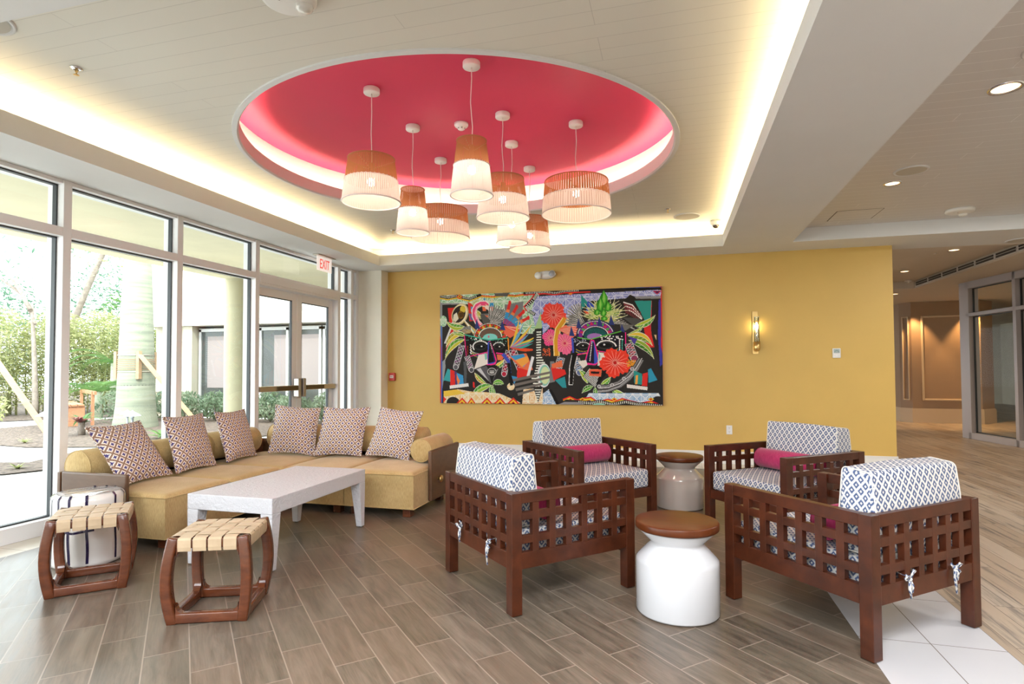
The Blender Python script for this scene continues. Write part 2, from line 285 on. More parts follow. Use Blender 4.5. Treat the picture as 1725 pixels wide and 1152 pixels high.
# ------------------------------------------------------------------ mesh tools
class MB:
    """collects verts, faces, uvs (metres) and material slots for ONE object"""
    def __init__(s): s.v = []; s.f = []; s.uv = []; s.mi = []; s.sm = []; s.mats = []; s.cur = 0
    def use(s, m):
        if m not in s.mats: s.mats.append(m)
        s.cur = s.mats.index(m); return s
    def face(s, idx, uv=None, smooth=False):
        s.f.append(tuple(idx)); s.uv.append(uv); s.mi.append(s.cur); s.sm.append(smooth)
    def quad(s, a, b, c, d, uv=None, smooth=False):
        n = len(s.v); s.v += [Vector(a), Vector(b), Vector(c), Vector(d)]; s.face((n, n+1, n+2, n+3), uv, smooth); return s
    def tri(s, a, b, c):
        n = len(s.v); s.v += [Vector(a), Vector(b), Vector(c)]; s.face((n, n+1, n+2))
    def hexa(s, p, uvs=True):
        """p: 8 points, bottom loop then top loop"""
        n = len(s.v); s.v += [Vector(q) for q in p]
        for q in ((0, 3, 2, 1), (4, 5, 6, 7), (0, 1, 5, 4), (1, 2, 6, 5), (2, 3, 7, 6), (3, 0, 4, 7)): s.face([n+i for i in q])
        return s
    def box(s, x0, x1, y0, y1, z0, z1):
        return s.hexa([(x0, y0, z0), (x1, y0, z0), (x1, y1, z0), (x0, y1, z0), (x0, y0, z1), (x1, y0, z1), (x1, y1, z1), (x0, y1, z1)])
    def bar(s, a, b, w, h, up=(0, 0, 1)):
        a, b = Vector(a), Vector(b); d = (b-a).normalized(); u = Vector(up)
        if abs(d.dot(u)) > .99: u = Vector((1, 0, 0))
        x = d.cross(u).normalized()*w/2; z = x.cross(d).normalized()*h/2
        return s.hexa([a-x-z, a+x-z, b+x-z, b-x-z, a-x+z, a+x+z, b+x+z, b-x+z])
    def lathe(s, prof, n=32, c=(0, 0, 0), sx=1, sy=1, cap0=False, cap1=False, axis='z', a0=0, uvr=None):
        base = len(s.v); L = len(prof)
        def P(r, z, a):
            x, y = r*math.cos(a)*sx, r*math.sin(a)*sy
            q = (x, y, z) if axis == 'z' else ((z, x, y) if axis == 'x' else (x, z, y))
            return Vector(q)+Vector(c)
        cols = n+1
        for j in range(cols):
            for (r, z) in prof: s.v.append(P(r, z, a0+2*math.pi*j/n))
        cum = [0]
        for i in range(1, L): cum.append(cum[-1]+math.hypot(prof[i][0]-prof[i-1][0], prof[i][1]-prof[i-1][1]))
        rm = max(p[0] for p in prof) if uvr is None else uvr
        for j in range(n):
            u0, u1 = j/n, (j+1)/n
            k = 1 if uvr == 0 else 2*math.pi*rm
            for i in range(L-1):
                s.face((base+j*L+i, base+(j+1)*L+i, base+(j+1)*L+i+1, base+j*L+i+1), [(u0*k, cum[i]), (u1*k, cum[i]), (u1*k, cum[i+1]), (u0*k, cum[i+1])], True)
        for flag, i in ((cap0, 0), (cap1, L-1)):
            if flag:
                b2 = len(s.v)
                for j in range(n): s.v.append(P(prof[i][0], prof[i][1], a0+2*math.pi*j/n))
                s.face(list(range(b2, b2+n)) if i else list(range(b2+n-1, b2-1, -1)))
        return s
    def tube(s, pts, r, n=8, cap=True):
        pts = [Vector(p) for p in pts]; rs = r if isinstance(r, (list, tuple)) else [r]*len(pts); base = len(s.v)
        pu = None
        for i, p in enumerate(pts):
            d = (pts[min(i+1, len(pts)-1)]-pts[max(i-1, 0)])
            d = d.normalized() if d.length > 1e-9 else Vector((0, 0, 1))
            if pu is None: pu = d.orthogonal().normalized()
            pu = (pu - d*pu.dot(d)).normalized(); w = d.cross(pu)
            for k in range(n): a = 2*math.pi*k/n; s.v.append(p+(pu*math.cos(a)+w*math.sin(a))*rs[i])
        for i in range(len(pts)-1):
            for k in range(n): k2 = (k+1) % n; s.face((base+i*n+k, base+i*n+k2, base+(i+1)*n+k2, base+(i+1)*n+k), None, True)
        if cap: s.face([base+k for k in range(n)][::-1]); s.face([base+(len(pts)-1)*n+k for k in range(n)])
        return s
    def xf(s, M, start=0):
        for i in range(start, len(s.v)): s.v[i] = M @ s.v[i]
        return s
    def build(s, name, m=None, parent=None, loc=None, rz=None, bevel=0, bseg=2, autouv=False, smooth=False, sub=0, norm=True):
        me = bpy.data.meshes.new(name); me.from_pydata([tuple(v) for v in s.v], [], s.f)
        for mm in (s.mats or ([m] if m else [])): me.materials.append(mm)
        me.polygons.foreach_set('material_index', s.mi)
        me.polygons.foreach_set('use_smooth', [bool(a or smooth) for a in s.sm])
        if autouv or any(u is not None for u in s.uv):
            ul = me.uv_layers.new(name='UVMap')
            for p, u in zip(me.polygons, s.uv):
                if u is not None:
                    for li, q in zip(p.loop_indices, u): ul.data[li].uv = q
                else:
                    nn = p.normal; ax = max(range(3), key=lambda i: abs(nn[i]))
                    for li in p.loop_indices:
                        c = me.vertices[me.loops[li].vertex_index].co
                        ul.data[li].uv = ((c.y, c.z) if ax == 0 else (c.x, c.z) if ax == 1 else (c.x, c.y))
        if norm:
            bm = bmesh.new(); bm.from_mesh(me)
            bmesh.ops.recalc_face_normals(bm, faces=bm.faces); bm.to_mesh(me); bm.free()
        o = bpy.data.objects.new(name, me); C.objects.link(o)
        if parent: o.parent = parent
        if loc is not None: o.location = loc
        if rz is not None: o.rotation_euler = (0, 0, rz)
        if bevel:
            b = o.modifiers.new('bevel', 'BEVEL'); b.width = bevel; b.segments = bseg; b.limit_method = 'ANGLE'; b.angle_limit = R(40)
        if sub:
            b = o.modifiers.new('subdivision', 'SUBSURF'); b.levels = sub; b.render_levels = sub
        return o
def tag(o, label, cat, group=None, kind=None):
    o['label'] = label; o['category'] = cat
    if group: o['group'] = group
    if kind: o['kind'] = kind
    return o
def struct(o): o['kind'] = 'structure'; return o
def empty(name, loc, rz=0, label=None, cat=None, group=None):
    o = bpy.data.objects.new(name, None); C.objects.link(o); o.location = loc; o.rotation_euler = (0, 0, rz); o.empty_display_size = .05
    if label: tag(o, label, cat, group)
    return o
def copy_tree(o, parent=None):
    c = o.copy(); C.objects.link(c)
    if parent: c.parent = parent
    for ch in list(o.children): copy_tree(ch, c)
    return c
def B(x0, x1, y0, y1, z0, z1): return MB().box(x0, x1, y0, y1, z0, z1)
# ================================================================== SETTING
WX, WY, S = -4.59, 8.07, 2.74
# floor: wood-look tiles, cream borders, white strip, streaky planks
f = MB()
def fz(m, x0, x1, y0, y1): f.use(m); f.quad((x0, y0, 0), (x1, y0, 0), (x1, y1, 0), (x0, y1, 0))
fz(WOODFLOOR, -4.31, .803, -5, 7.61); fz(BORDER, -4.76, -4.31, -5, WY); fz(BORDER, -4.31, 2.604, 7.61, WY)
fz(WHITETILE, .803, 1.386, -5, 7.61); fz(RUSTIC, 1.386, 11, -5, 7.61); fz(RUSTIC, 2.604, 11, 7.61, WY); fz(RUSTIC, -5, 11, WY, 24)
struct(f.build('floor', norm=False))
# ceilings
CZ, PZ = 3.02, 3.33
ex, ey, ea, eb = -1.717, 4.60, 1.745, 1.665
TX0, TX1, TY0, TY1 = -4.055, .61, 1.79, 7.519           # inner edges of the tray
SX = .22                                                # depth of the light shelf
x0, x1, y0, y1 = TX0-SX, TX1+SX, TY0-SX, TY1+SX
angs = sorted(set([2*math.pi*i/128 for i in range(128)] + [math.atan2(cy_-ey, cx_-ex) % (2*math.pi) for cx_ in (x0, x1) for cy_ in (y0, y1)]))
def ring(a_, b_, z): return [Vector((ex+a_*math.cos(t), ey+b_*math.sin(t), z)) for t in angs]
def rect(t):
    c, s_ = math.cos(t), math.sin(t); k = 1e9
    if c > 1e-9: k = min(k, (x1-ex)/c)
    if c < -1e-9: k = min(k, (x0-ex)/c)
    if s_ > 1e-9: k = min(k, (y1-ey)/s_)
    if s_ < -1e-9: k = min(k, (y0-ey)/s_)
    return Vector((ex+k*c, ey+k*s_, CZ))
def band(mb, A, Bv, smooth=False):
    n = len(mb.v); k = len(A); mb.v += A+Bv
    for i in range(k): j = (i+1) % k; mb.face((n+i, n+j, n+k+j, n+k+i), None, smooth)
c = MB().use(BOARD); band(c, ring(ea, eb, CZ), [rect(t) for t in angs])
struct(c.build('ceiling', norm=False))
# oval cove: trim ring, lip, shelf, glowing wall, pink lid
LZ = CZ+.10; g = .11
t_ = MB().use(PAINT)
band(t_, ring(ea+.045, eb+.045, CZ), ring(ea+.045, eb+.045, CZ-.012)); band(t_, ring(ea+.045, eb+.045, CZ-.012), ring(ea+.012, eb+.012, CZ-.016)); band(t_, ring(ea+.012, eb+.012, CZ-.016), ring(ea, eb, CZ-.004))
t_.use(RING); band(t_, ring(ea, eb, CZ-.004), ring(ea, eb, LZ), True); band(t_, ring(ea, eb, LZ), ring(ea+.02, eb+.02, LZ)); band(t_, ring(ea+.02, eb+.02, LZ), ring(ea+.02, eb+.02, LZ-.07), True)
band(t_, ring(ea+.02, eb+.02, LZ-.07), ring(ea+g, eb+g, LZ-.07)); band(t_, ring(ea+g, eb+g, LZ-.07), ring(ea+g, eb+g, PZ), True)
struct(t_.build('trim_1', norm=False))
p_ = MB().use(PINK); n0 = len(p_.v); p_.v += ring(ea+g, eb+g, PZ); p_.face(range(len(angs)))
struct(p_.build('ceiling', norm=False))
led = MB().use(LEDM); band(led, ring(ea+.045, eb+.045, LZ-.045), ring(ea+.075, eb+.075, LZ-.045))
tag(led.build('light_strip', norm=False), 'hidden warm light strip glowing behind the lip of the pink oval recess', 'light strip')
# soffits round the tray, at 2.74 m, with lip, shelf and back wall of the cove
s_ = MB().use(PAINT)
def soff(x0, x1, y0, y1, z=S): s_.quad((x0, y0, z), (x1, y0, z), (x1, y1, z), (x0, y1, z))
soff(-4.9, TX0, -5, WY+.3); soff(TX0, TX1, TY1, WY+.3); soff(TX0, TX1, -5, TY0); soff(TX1, 1.388, -5, WY+.3)
soff(1.388, 8, 7.516, WY+.3)
LT = 2.886
def lipside(ax, e, a, b, out):      # vertical lip, its top, shelf, and wall up to the ceiling
    def P(q, r, z): return (q, r, z) if ax == 'y' else (r, q, z)
    for (q0, q1, z0, z1) in ((e, e, S, LT), (e, e+out*.02, LT, LT), (e+out*.02, e+out*.02, LT, LT-.10), (e+out*.02, e+out*SX, LT-.10, LT-.10), (e+out*SX, e+out*SX, LT-.10, CZ)):
        s_.quad(P(q0, a, z0), P(q0, b, z0), P(q1, b, z1), P(q1, a, z1))
lipside('y', TX0, TY0-SX*0, TY1, -1); lipside('y', TX1, TY0, TY1, 1); lipside('x', TY1, TX0, TX1, 1); lipside('x', TY0, TX0, TX1, -1)
for cx_, sx in ((TX0, -1), (TX1, 1)):                    # corners of the shelf
    for cy_, sy in ((TY0, -1), (TY1, 1)):
        s_.quad((cx_, cy_, LT-.10), (cx_+sx*SX, cy_, LT-.10), (cx_+sx*SX, cy_+sy*SX, LT-.10), (cx_, cy_+sy*SX, LT-.10))
        s_.quad((cx_+sx*SX, cy_, LT-.1), (cx_+sx*SX, cy_+sy*SX, LT-.1), (cx_+sx*SX, cy_+sy*SX, CZ), (cx_+sx*SX, cy_, CZ))
        s_.quad((cx_, cy_+sy*SX, LT-.1), (cx_+sx*SX, cy_+sy*SX, LT-.1), (cx_+sx*SX, cy_+sy*SX, CZ), (cx_, cy_+sy*SX, CZ))
# right-hand tray: faces up to 2.90
s_.quad((1.388, -5, S), (1.388, 7.516, S), (1.388, 7.516, 2.90), (1.388, -5, 2.90)); s_.quad((1.388, 7.516, S), (8, 7.516, S), (8, 7.516, 2.90), (1.388, 7.516, 2.90))
struct(s_.build('ceiling', norm=False))
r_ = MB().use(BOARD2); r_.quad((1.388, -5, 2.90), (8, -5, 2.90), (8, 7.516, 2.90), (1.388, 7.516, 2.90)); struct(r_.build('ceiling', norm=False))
HALLP = plaster('hall_ceiling_paint', (.66, .60, .53), .75, .015, .03)
h_ = MB().use(HALLP)
def hq(x0, x1, y0, y1, z): h_.quad((x0, y0, z), (x1, y0, z), (x1, y1, z), (x0, y1, z))
hq(2.0, 3.335, 8.37, 24, S); hq(3.335, 8, 8.37, 8.45, S); hq(4.42, 11, 8.45, 24, S); hq(3.335, 4.42, 12.6, 24, S); hq(3.335, 4.42, 8.45, 12.6, 2.88); hq(-5, 2, 8.37, 24, S); hq(8, 11, -5, 8.45, S)
h_.quad((4.42, 8.45, S), (4.42, 12.6, S), (4.42, 12.6, 2.88), (4.42, 8.45, 2.88)); h_.quad((3.335, 8.45, S), (3.335, 12.6, S), (3.335, 12.6, 2.88), (3.335, 8.45, 2.88))
h_.quad((3.335, 8.45, S), (4.42, 8.45, S), (4.42, 8.45, 2.88), (3.335, 8.45, 2.88)); h_.quad((3.335, 12.6, S), (4.42, 12.6, S), (4.42, 12.6, 2.88), (3.335, 12.6, 2.88))
struct(h_.build('ceiling', norm=False))
# walls
struct(B(-4.21, 2.604, WY, WY+.22, 0, S+.3).build('wall_back', YELLOW))
struct(B(-4.9, -4.21, 7.86, WY+.22, 0, S+.3).build('wall_left', CREAM))
struct(B(-5, 11, -5.2, -5, 0, 3.3).build('wall_front', CREAM))
struct(B(6.2, 6.4, -5, 8.0, 0, 3.3).build('wall_right', CREAM))
HW = plaster('taupe_hall_paint', (.36, .24, .15), .6)
struct(B(-5, 11, 23.8, 24, 0, 3.2).build('wall_back', CREAM)); struct(B(1.9, 2.1, 8.4, 11.5, 0, 3).build('wall_left', CREAM)); struct(B(10.9, 11, -5, 24, 0, 3.2).build('wall_right', CREAM))
# roof slab keeps the sun out
struct(B(-5, 11.2, -5.2, 24.2, 3.42, 3.6).build('ceiling', FACADE))
# baseboards
bb = MB().box(-4.21, 2.604, WY-.016, WY, 0, .15); bb.box(-4.21, 2.604, WY-.022, WY, .15, .163)
struct(bb.build('baseboard_back', TRIM)); struct(B(2.604, 2.62, WY, WY+.22, 0, .163).build('baseboard_right', TRIM))
struct(B(-4.59, -4.21, 7.845, 7.86, 0, .163).build('baseboard_left', TRIM))
# ------------------------------------------------------------------ window bank
FX0, GXP = -4.76, -4.675
MW = .066
ys = [-4.9, -3.3, -1.9, -.35, 1.15, 2.32, 3.455, 4.545, 5.635, 7.33, 7.68, 7.825]
TZ0, TZ1 = 2.294, 2.366
def frame_bay(k, a, b, door=False):
    fr = MB().use(FRAME)
    z0 = .0
    fr.box(FX0, WX, b-MW/2, b+MW/2, 0, S)                                     # mullion at the far side
    if k == 0: fr.box(FX0, WX, a-MW/2, a+MW/2, 0, S)
    a2, b2 = a+MW/2, b-MW/2
    if not door:
        fr.box(FX0, WX, a2, b2, 0, .115)
        fr.box(FX0, WX, a2, b2, TZ0, TZ1)
    else: fr.box(FX0, WX, a2, b2, 2.235, 2.372); fr.box(FX0+.03, WX+.012, a2, b2, 2.262, 2.345)
    fr.box(FX0, WX-.01, a2, b2, S-.03, S)
    o = struct(fr.build('window_%d' % (k+1), bevel=.003))
    ga = MB().use(GASK)
    def gz(y0, y1, z0, z1):
        w = .011
        for q in ((y0, y0+w, z0, z1), (y1-w, y1, z0, z1), (y0, y1, z0, z0+w), (y0, y1, z1-w, z1)): ga.box(GXP-.02, GXP+.02, *q)
    panes = [(a2, b2, TZ1, S-.03)] if door else [(a2, b2, .115, TZ0), (a2, b2, TZ1, S-.03)]
    for q in panes: gz(*q)
    ga.build('gasket', parent=o)
    for q in panes: MB().use(GLASS).quad((GXP, q[0], q[2]), (GXP, q[1], q[2]), (GXP, q[1], q[3]), (GXP, q[0], q[3])).build('glass_pane', parent=o, norm=False)
    return o
for k in range(len(ys)-1): frame_bay(k, ys[k], ys[k+1], door=(k == 8))
# double door
DA, DB = 5.635+MW/2, 7.33-MW/2; DM = (DA+DB)/2
for k, (a, b) in enumerate(((DA, DM), (DM, DB))):
    d = MB().use(FRAME); st = .095; X0, X1 = -4.72, -4.675
    a_, b_ = a+.004, b-.004
    d.box(X0, X1, a_, a_+st, .01, 2.228); d.box(X0, X1, b_-st, b_, .01, 2.228); d.box(X0, X1, a_+st, b_-st, .01, .26); d.box(X0, X1, a_+st, b_-st, 2.13, 2.228)
    o = struct(d.build('door_%d' % (k+1), bevel=.003))
    ga = MB().use(GASK)
    for q in ((a_+st, a_+st+.01, .26, 2.13), (b_-st-.01, b_-st, .26, 2.13), (a_+st, b_-st, .26, .27), (a_+st, b_-st, 2.12, 2.13)): ga.box(X0+.01, X1-.004, *q)
    ga.build('gasket', parent=o)
    MB().use(GLASS).quad((-4.70, a_+st, .26), (-4.70, b_-st, .26), (-4.70, b_-st, 2.13), (-4.70, a_+st, 2.13)).build('glass_pane', parent=o, norm=False)
    # exit device: brass bar, dark push pad, steel latch case
    BR = MB().use(STEEL); s1, s2 = (a_+.03, b_-.07) if k == 0 else (a_+.07, b_-.03)
    BR.box(-4.672, -4.60, s1, s2, .985, 1.05)
    p = BR.build('panic_bar', parent=o, bevel=.006)
    pa, pb = (s1+.30, s2-.01) if k == 0 else (s1+.01, s2-.30)
    MB().use(mat('bronze_push_pad', (.12, .09, .05), .4, .8)).box(-4.60, -4.585, pa, pb, .992, 1.043).build('push_pad', parent=p)
    la, lb = (b_-.075, b_-.02) if k == 0 else (a_+.02, a_+.075)
    MB().use(mat('satin_steel_case', (.42, .39, .35), .35, .8)).box(-4.672, -4.585, la, lb, .90, 1.14).build('latch_case', parent=p, bevel=.012, bseg=3)
# ------------------------------------------------------------------ hallway on the right: storefront, panelled pier
A_, B_ = Vector((5.03, 11.97, 0)), Vector((5.72, 7.4, 0)); dv = (B_-A_); Ls = dv.length; dv.normalize(); nv = Vector((dv.y, -dv.x, 0))
def sf(mb, s0, s1, o0, o1, z0, z1):
    p = [A_+dv*s0+nv*o0, A_+dv*s1+nv*o0, A_+dv*s1+nv*o1, A_+dv*s0+nv*o1]
    mb.hexa([q+Vector((0, 0, z0)) for q in p]+[q+Vector((0, 0, z1)) for q in p])
SFM = mat('grey_storefront_frame', (.44, .40, .40), .4, .2)
mb = MB().use(SFM); posts = [0, .0, 1.12, 2.3, 3.5, Ls-.07]
sf(mb, -.17, .08, -.1, .06, 0, S)
for s0 in posts[2:]: sf(mb, s0, s0+.07, -.1, .06, 0, S)
sf(mb, 0, Ls, -.1, .06, 0, .11); sf(mb, 0, Ls, -.1, .06, 2.13, 2.19); sf(mb, 0, Ls, -.1, .06, 2.62, S)
so = struct(mb.build('window_20', bevel=.003))
for s0, s1 in ((.08, 1.12), (1.19, 2.3), (2.37, 3.5), (3.57, Ls-.07)):
    for z0, z1 in ((.11, 2.13), (2.19, 2.62)):
        q = MB().use(GLASS2); a, b = A_+dv*s0-nv*.02, A_+dv*s1-nv*.02
        q.quad(a+Vector((0, 0, z0)), b+Vector((0, 0, z0)), b+Vector((0, 0, z1)), a+Vector((0, 0, z1))); q.build('glass_pane', parent=so, norm=False)
        ga = MB().use(GASK)
        for u0, u1, w0, w1 in ((s0, s0+.015, z0, z1), (s1-.015, s1, z0, z1), (s0, s1, z0, z0+.015), (s0, s1, z1-.015, z1)): sf(ga, u0, u1, -.035, -.01, w0, w1)
        ga.build('gasket', parent=so)
# room behind the storefront: cream wall, with a window put in to stand for a window's reflection
struct(B(8.2, 8.3, 6, 16, 0, S).build('wall_right', plaster('beige_room_paint', (.60, .52, .38), .7)))
struct(B(8.185, 8.2, 6, 16, 0, .16).build('baseboard_right', TRIM))
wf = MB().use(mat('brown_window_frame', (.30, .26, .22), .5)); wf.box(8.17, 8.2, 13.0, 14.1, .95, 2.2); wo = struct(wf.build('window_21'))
MB().use(mat('emissive_pane', (.5, .6, .6), .3, emit=(.62, .74, .72), estr=.35)).box(8.16, 8.171, 13.08, 13.5, 1.0, 1.8).box(8.16, 8.171, 13.56, 14.02, 1.0, 1.8).box(8.16, 8.171, 13.08, 13.5, 1.86, 2.14).box(8.16, 8.171, 13.56, 14.02, 1.86, 2.14).build('glass_pane', parent=wo)  # panes glow by emission in place of reflected daylight
# panelled pier (eight-sided) with picture-frame moulding
pts = [(5.25, 15.2), (6.55, 15.1), (6.95, 15.5), (6.95, 16.7), (6.5, 17.1), (5.4, 17.1), (5.09, 16.8), (5.09, 15.45)]
def prism(mb, pts, z0, z1, off=0):
    cx_, cy_ = sum(p[0] for p in pts)/len(pts), sum(p[1] for p in pts)/len(pts)
    q = [((x-cx_)*(1+off)+cx_, (y-cy_)*(1+off)+cy_) for x, y in pts]; n = len(mb.v)
    mb.v += [Vector((x, y, z0)) for x, y in q]+[Vector((x, y, z1)) for x, y in q]; k = len(q)
    for i in range(k): mb.face((n+i, n+(i+1) % k, n+k+(i+1) % k, n+k+i))
    mb.face(range(n+k, n+2*k)); mb.face(range(n+k-1, n-1, -1))
mb = MB().use(HW); prism(mb, pts, 0, S); pier = struct(mb.build('wall_centre'))
MOLD = mat('beige_moulding', (.62, .48, .32), .5)
mb = MB().use(MOLD); prism(mb, pts, 0, .30, .03); prism(mb, pts, .30, .325, .018); struct(mb.build('baseboard_centre'))
def moulding(a, b, z0, z1, w=.045):
    a, b = Vector(a), Vector(b); d = (b-a).normalized(); n = Vector((d.y, -d.x, 0)); m_ = MB().use(MOLD)
    def bx(s0, s1, w0, w1):
        L = (b-a).length; p = [a+d*s0+n*0, a+d*s1, a+d*s1+n*.03, a+d*s0+n*.03]
        m_.hexa([q+Vector((0, 0, w0)) for q in p]+[q+Vector((0, 0, w1)) for q in p])
    L = (b-a).length
    bx(0, w, z0, z1); bx(L-w, L, z0, z1); bx(w, L-w, z0, z0+w); bx(w, L-w, z1-w, z1)
    struct(m_.build('trim_2', bevel=.01))
moulding((5.43, 15.185, 0), (6.32, 15.115, 0), .5, 2.42); moulding((5.13, 15.38, 0), (5.22, 15.24, 0), .5, 2.42, .03); 
# long air slot with a grille in the dropped ceiling
g_ = MB().use(PAINT)
for k in range(7): g_.box(4.405, 4.42, 8.6+k*.56, 9.13+k*.56, 2.765, 2.855)
go = tag(g_.build('air_grille'), 'long white linear air grille set high along the hallway ceiling step', 'air vent')
for k in range(7): MB().use(DARKM).box(4.40, 4.405, 8.62+k*.56, 9.11+k*.56, 2.778, 2.806).box(4.40, 4.405, 8.62+k*.56, 9.11+k*.56, 2.816, 2.842).build('slot', parent=go)
# hall light
lamp('downlight_beam', 'SPOT', (5.25, 14.95, 2.70), 110, (1, .60, .26), spot_size=R(75), spot_blend=.5, shadow_soft_size=.03)
lamp('downlight_beam', 'SPOT', (6.38, 14.92, 2.70), 130, (1, .58, .22), spot_size=R(75), spot_blend=.5, shadow_soft_size=.03)
for x, y, z in ((3.615, 8.967, 2.86), (3.49, 10.3, 2.72), (3.62, 13.0, 2.72)): lamp('downlight_beam', 'SPOT', (x, y, z-.02), 45, (1, .70, .42), spot_size=R(110), spot_blend=.6, shadow_soft_size=.05)
lamp('fill_light', 'AREA', (7.0, 11.5, 2.70), 22, (1, .90, .72), shape='SQUARE', size=.6)  # unseen fill lamp added behind the storefront
lamp('fill_light', 'AREA', (3.0, 19, 2.70), 40, (1, .85, .65), shape='SQUARE', size=.6)  # unseen fill lamp added far down the hall
# slim frames added round the unseen fill lamps
for x, y, z, q in ((-3, -1.2, S, .9), (-.8, -1.2, S, .9), (-2, -3.2, S, .9), (1.2, -3.2, S, .9), (.4, .4, S, .9), (3.0, .5, 2.90, .5), (3.0, 3.0, 2.90, .5), (3.4, 6.0, 2.90, .5), (7.0, 11.5, S, .6), (3.0, 19, S, .6)):
    h = q/2; m_ = MB().use(TRIM)
    for a in ((x-h-.03, x-h, y-h-.03, y+h+.03), (x+h, x+h+.03, y-h-.03, y+h+.03), (x-h, x+h, y-h-.03, y-h), (x-h, x+h, y+h, y+h+.03)): m_.box(*a, z-.025, z)
    struct(m_.build('fill_light_frame'))
# ================================================================== FURNITURE
# ---- lounge chair: local -y is the front
HC = .405; LEG = .06
def lattice_panel(n_open, span, t, name, parent, place):
    """flat lattice between two posts, built in (s, depth, z) and placed by a function"""
    m_ = MB().use(CHAIRWOOD)
    def bx(s0, s1, z0, z1, d0=0, d1=t): m_.hexa([place(*q) for q in ((s0, d0, z0), (s1, d0, z0), (s1, d1, z0), (s0, d1, z0), (s0, d0, z1), (s1, d0, z1), (s1, d1, z1), (s0, d1, z1))])
    h = span/2
    bx(-h, h, .556, .61, 0, .045); bx(-h, h, .228, .31, 0, .032)
    for z0, z1 in ((.472, .512), (.354, .394)): bx(-h, h, z0, z1)
    op = .066; sl = (span-n_open*op)/(n_open-1)
    for k in range(1, n_open):
        s0 = -h+k*op+(k-1)*sl; bx(s0, s0+sl, .31, .556, -.0008, t+.0008)
    return m_.build(name, parent=parent, bevel=.0015, bseg=1)
def cushion_profile(mb, prof, x0, x1, nx=10, puff=.008, r=.018):
    """extrude a closed y-z profile along x with softly puffed faces"""
    n = len(prof); cy_ = sum(p[0] for p in prof)/n; cz_ = sum(p[1] for p in prof)/n; base = len(mb.v); cum = [0]
    for i in range(n): a, b = prof[i], prof[(i+1) % n]; cum.append(cum[-1]+math.hypot(a[0]-b[0], a[1]-b[1]))
    qs = [0, .002, .006, .012, .02, .03]+[.03+.94*j/nx for j in range(1, nx)]+[.97, .98, .988, .994, .998, 1]; nx = len(qs)-1
    for j in range(nx+1):
        q = qs[j]; e = min(q, 1-q)*(x1-x0); ins = 0 if e > r else (r-math.sqrt(max(0, r*r-(r-e)**2)))
        for (y, z) in prof:
            dy, dz = y-cy_, z-cz_; L = math.hypot(dy, dz) or 1; k = -ins+puff*math.sin(math.pi*q)
            mb.v.append(Vector((x0+(x1-x0)*q, y+dy/L*k, z+dz/L*k)))
    for j in range(nx):
        for i in range(n):
            i2 = (i+1) % n; X0, X1 = x0+(x1-x0)*qs[j], x0+(x1-x0)*qs[j+1]
            mb.face((base+j*n+i, base+(j+1)*n+i, base+(j+1)*n+i2, base+j*n+i2), [(X0, cum[i]), (X1, cum[i]), (X1, cum[i+1]), (X0, cum[i+1])], True)
    for j, rev in ((0, 1), (nx, 0)):
        idx = [base+j*n+i for i in range(n)]; uv = [(p[0]+.013, p[1]+.01) for p in prof]
        if rev: idx, uv = idx[::-1], uv[::-1]
        mb.face(idx, uv)
def rprof(pts, r=.018, k=4):
    """round the corners of a closed polygon and cut its edges into short pieces"""
    out = []; n = len(pts)
    for i in range(n):
        p0, p, p1 = (Vector(pts[(i-1) % n]), Vector(pts[i]), Vector(pts[(i+1) % n])); a = (p0-p).normalized()*r; b = (p1-p).normalized()*r
        for j in range(k+1):
            t = j/k; out.append(tuple((p+a)*(1-t)**2 + p*2*t*(1-t) + (p+b)*t*t))
        e = (p1+(p-p1).normalized()*r)-(p+b); m_ = max(1, int(e.length/.06))
        for j in range(1, m_): out.append(tuple(p+b+e*j/m_))
    return out
PIPE = mat('cream_piping', (.66, .63, .58), .8)
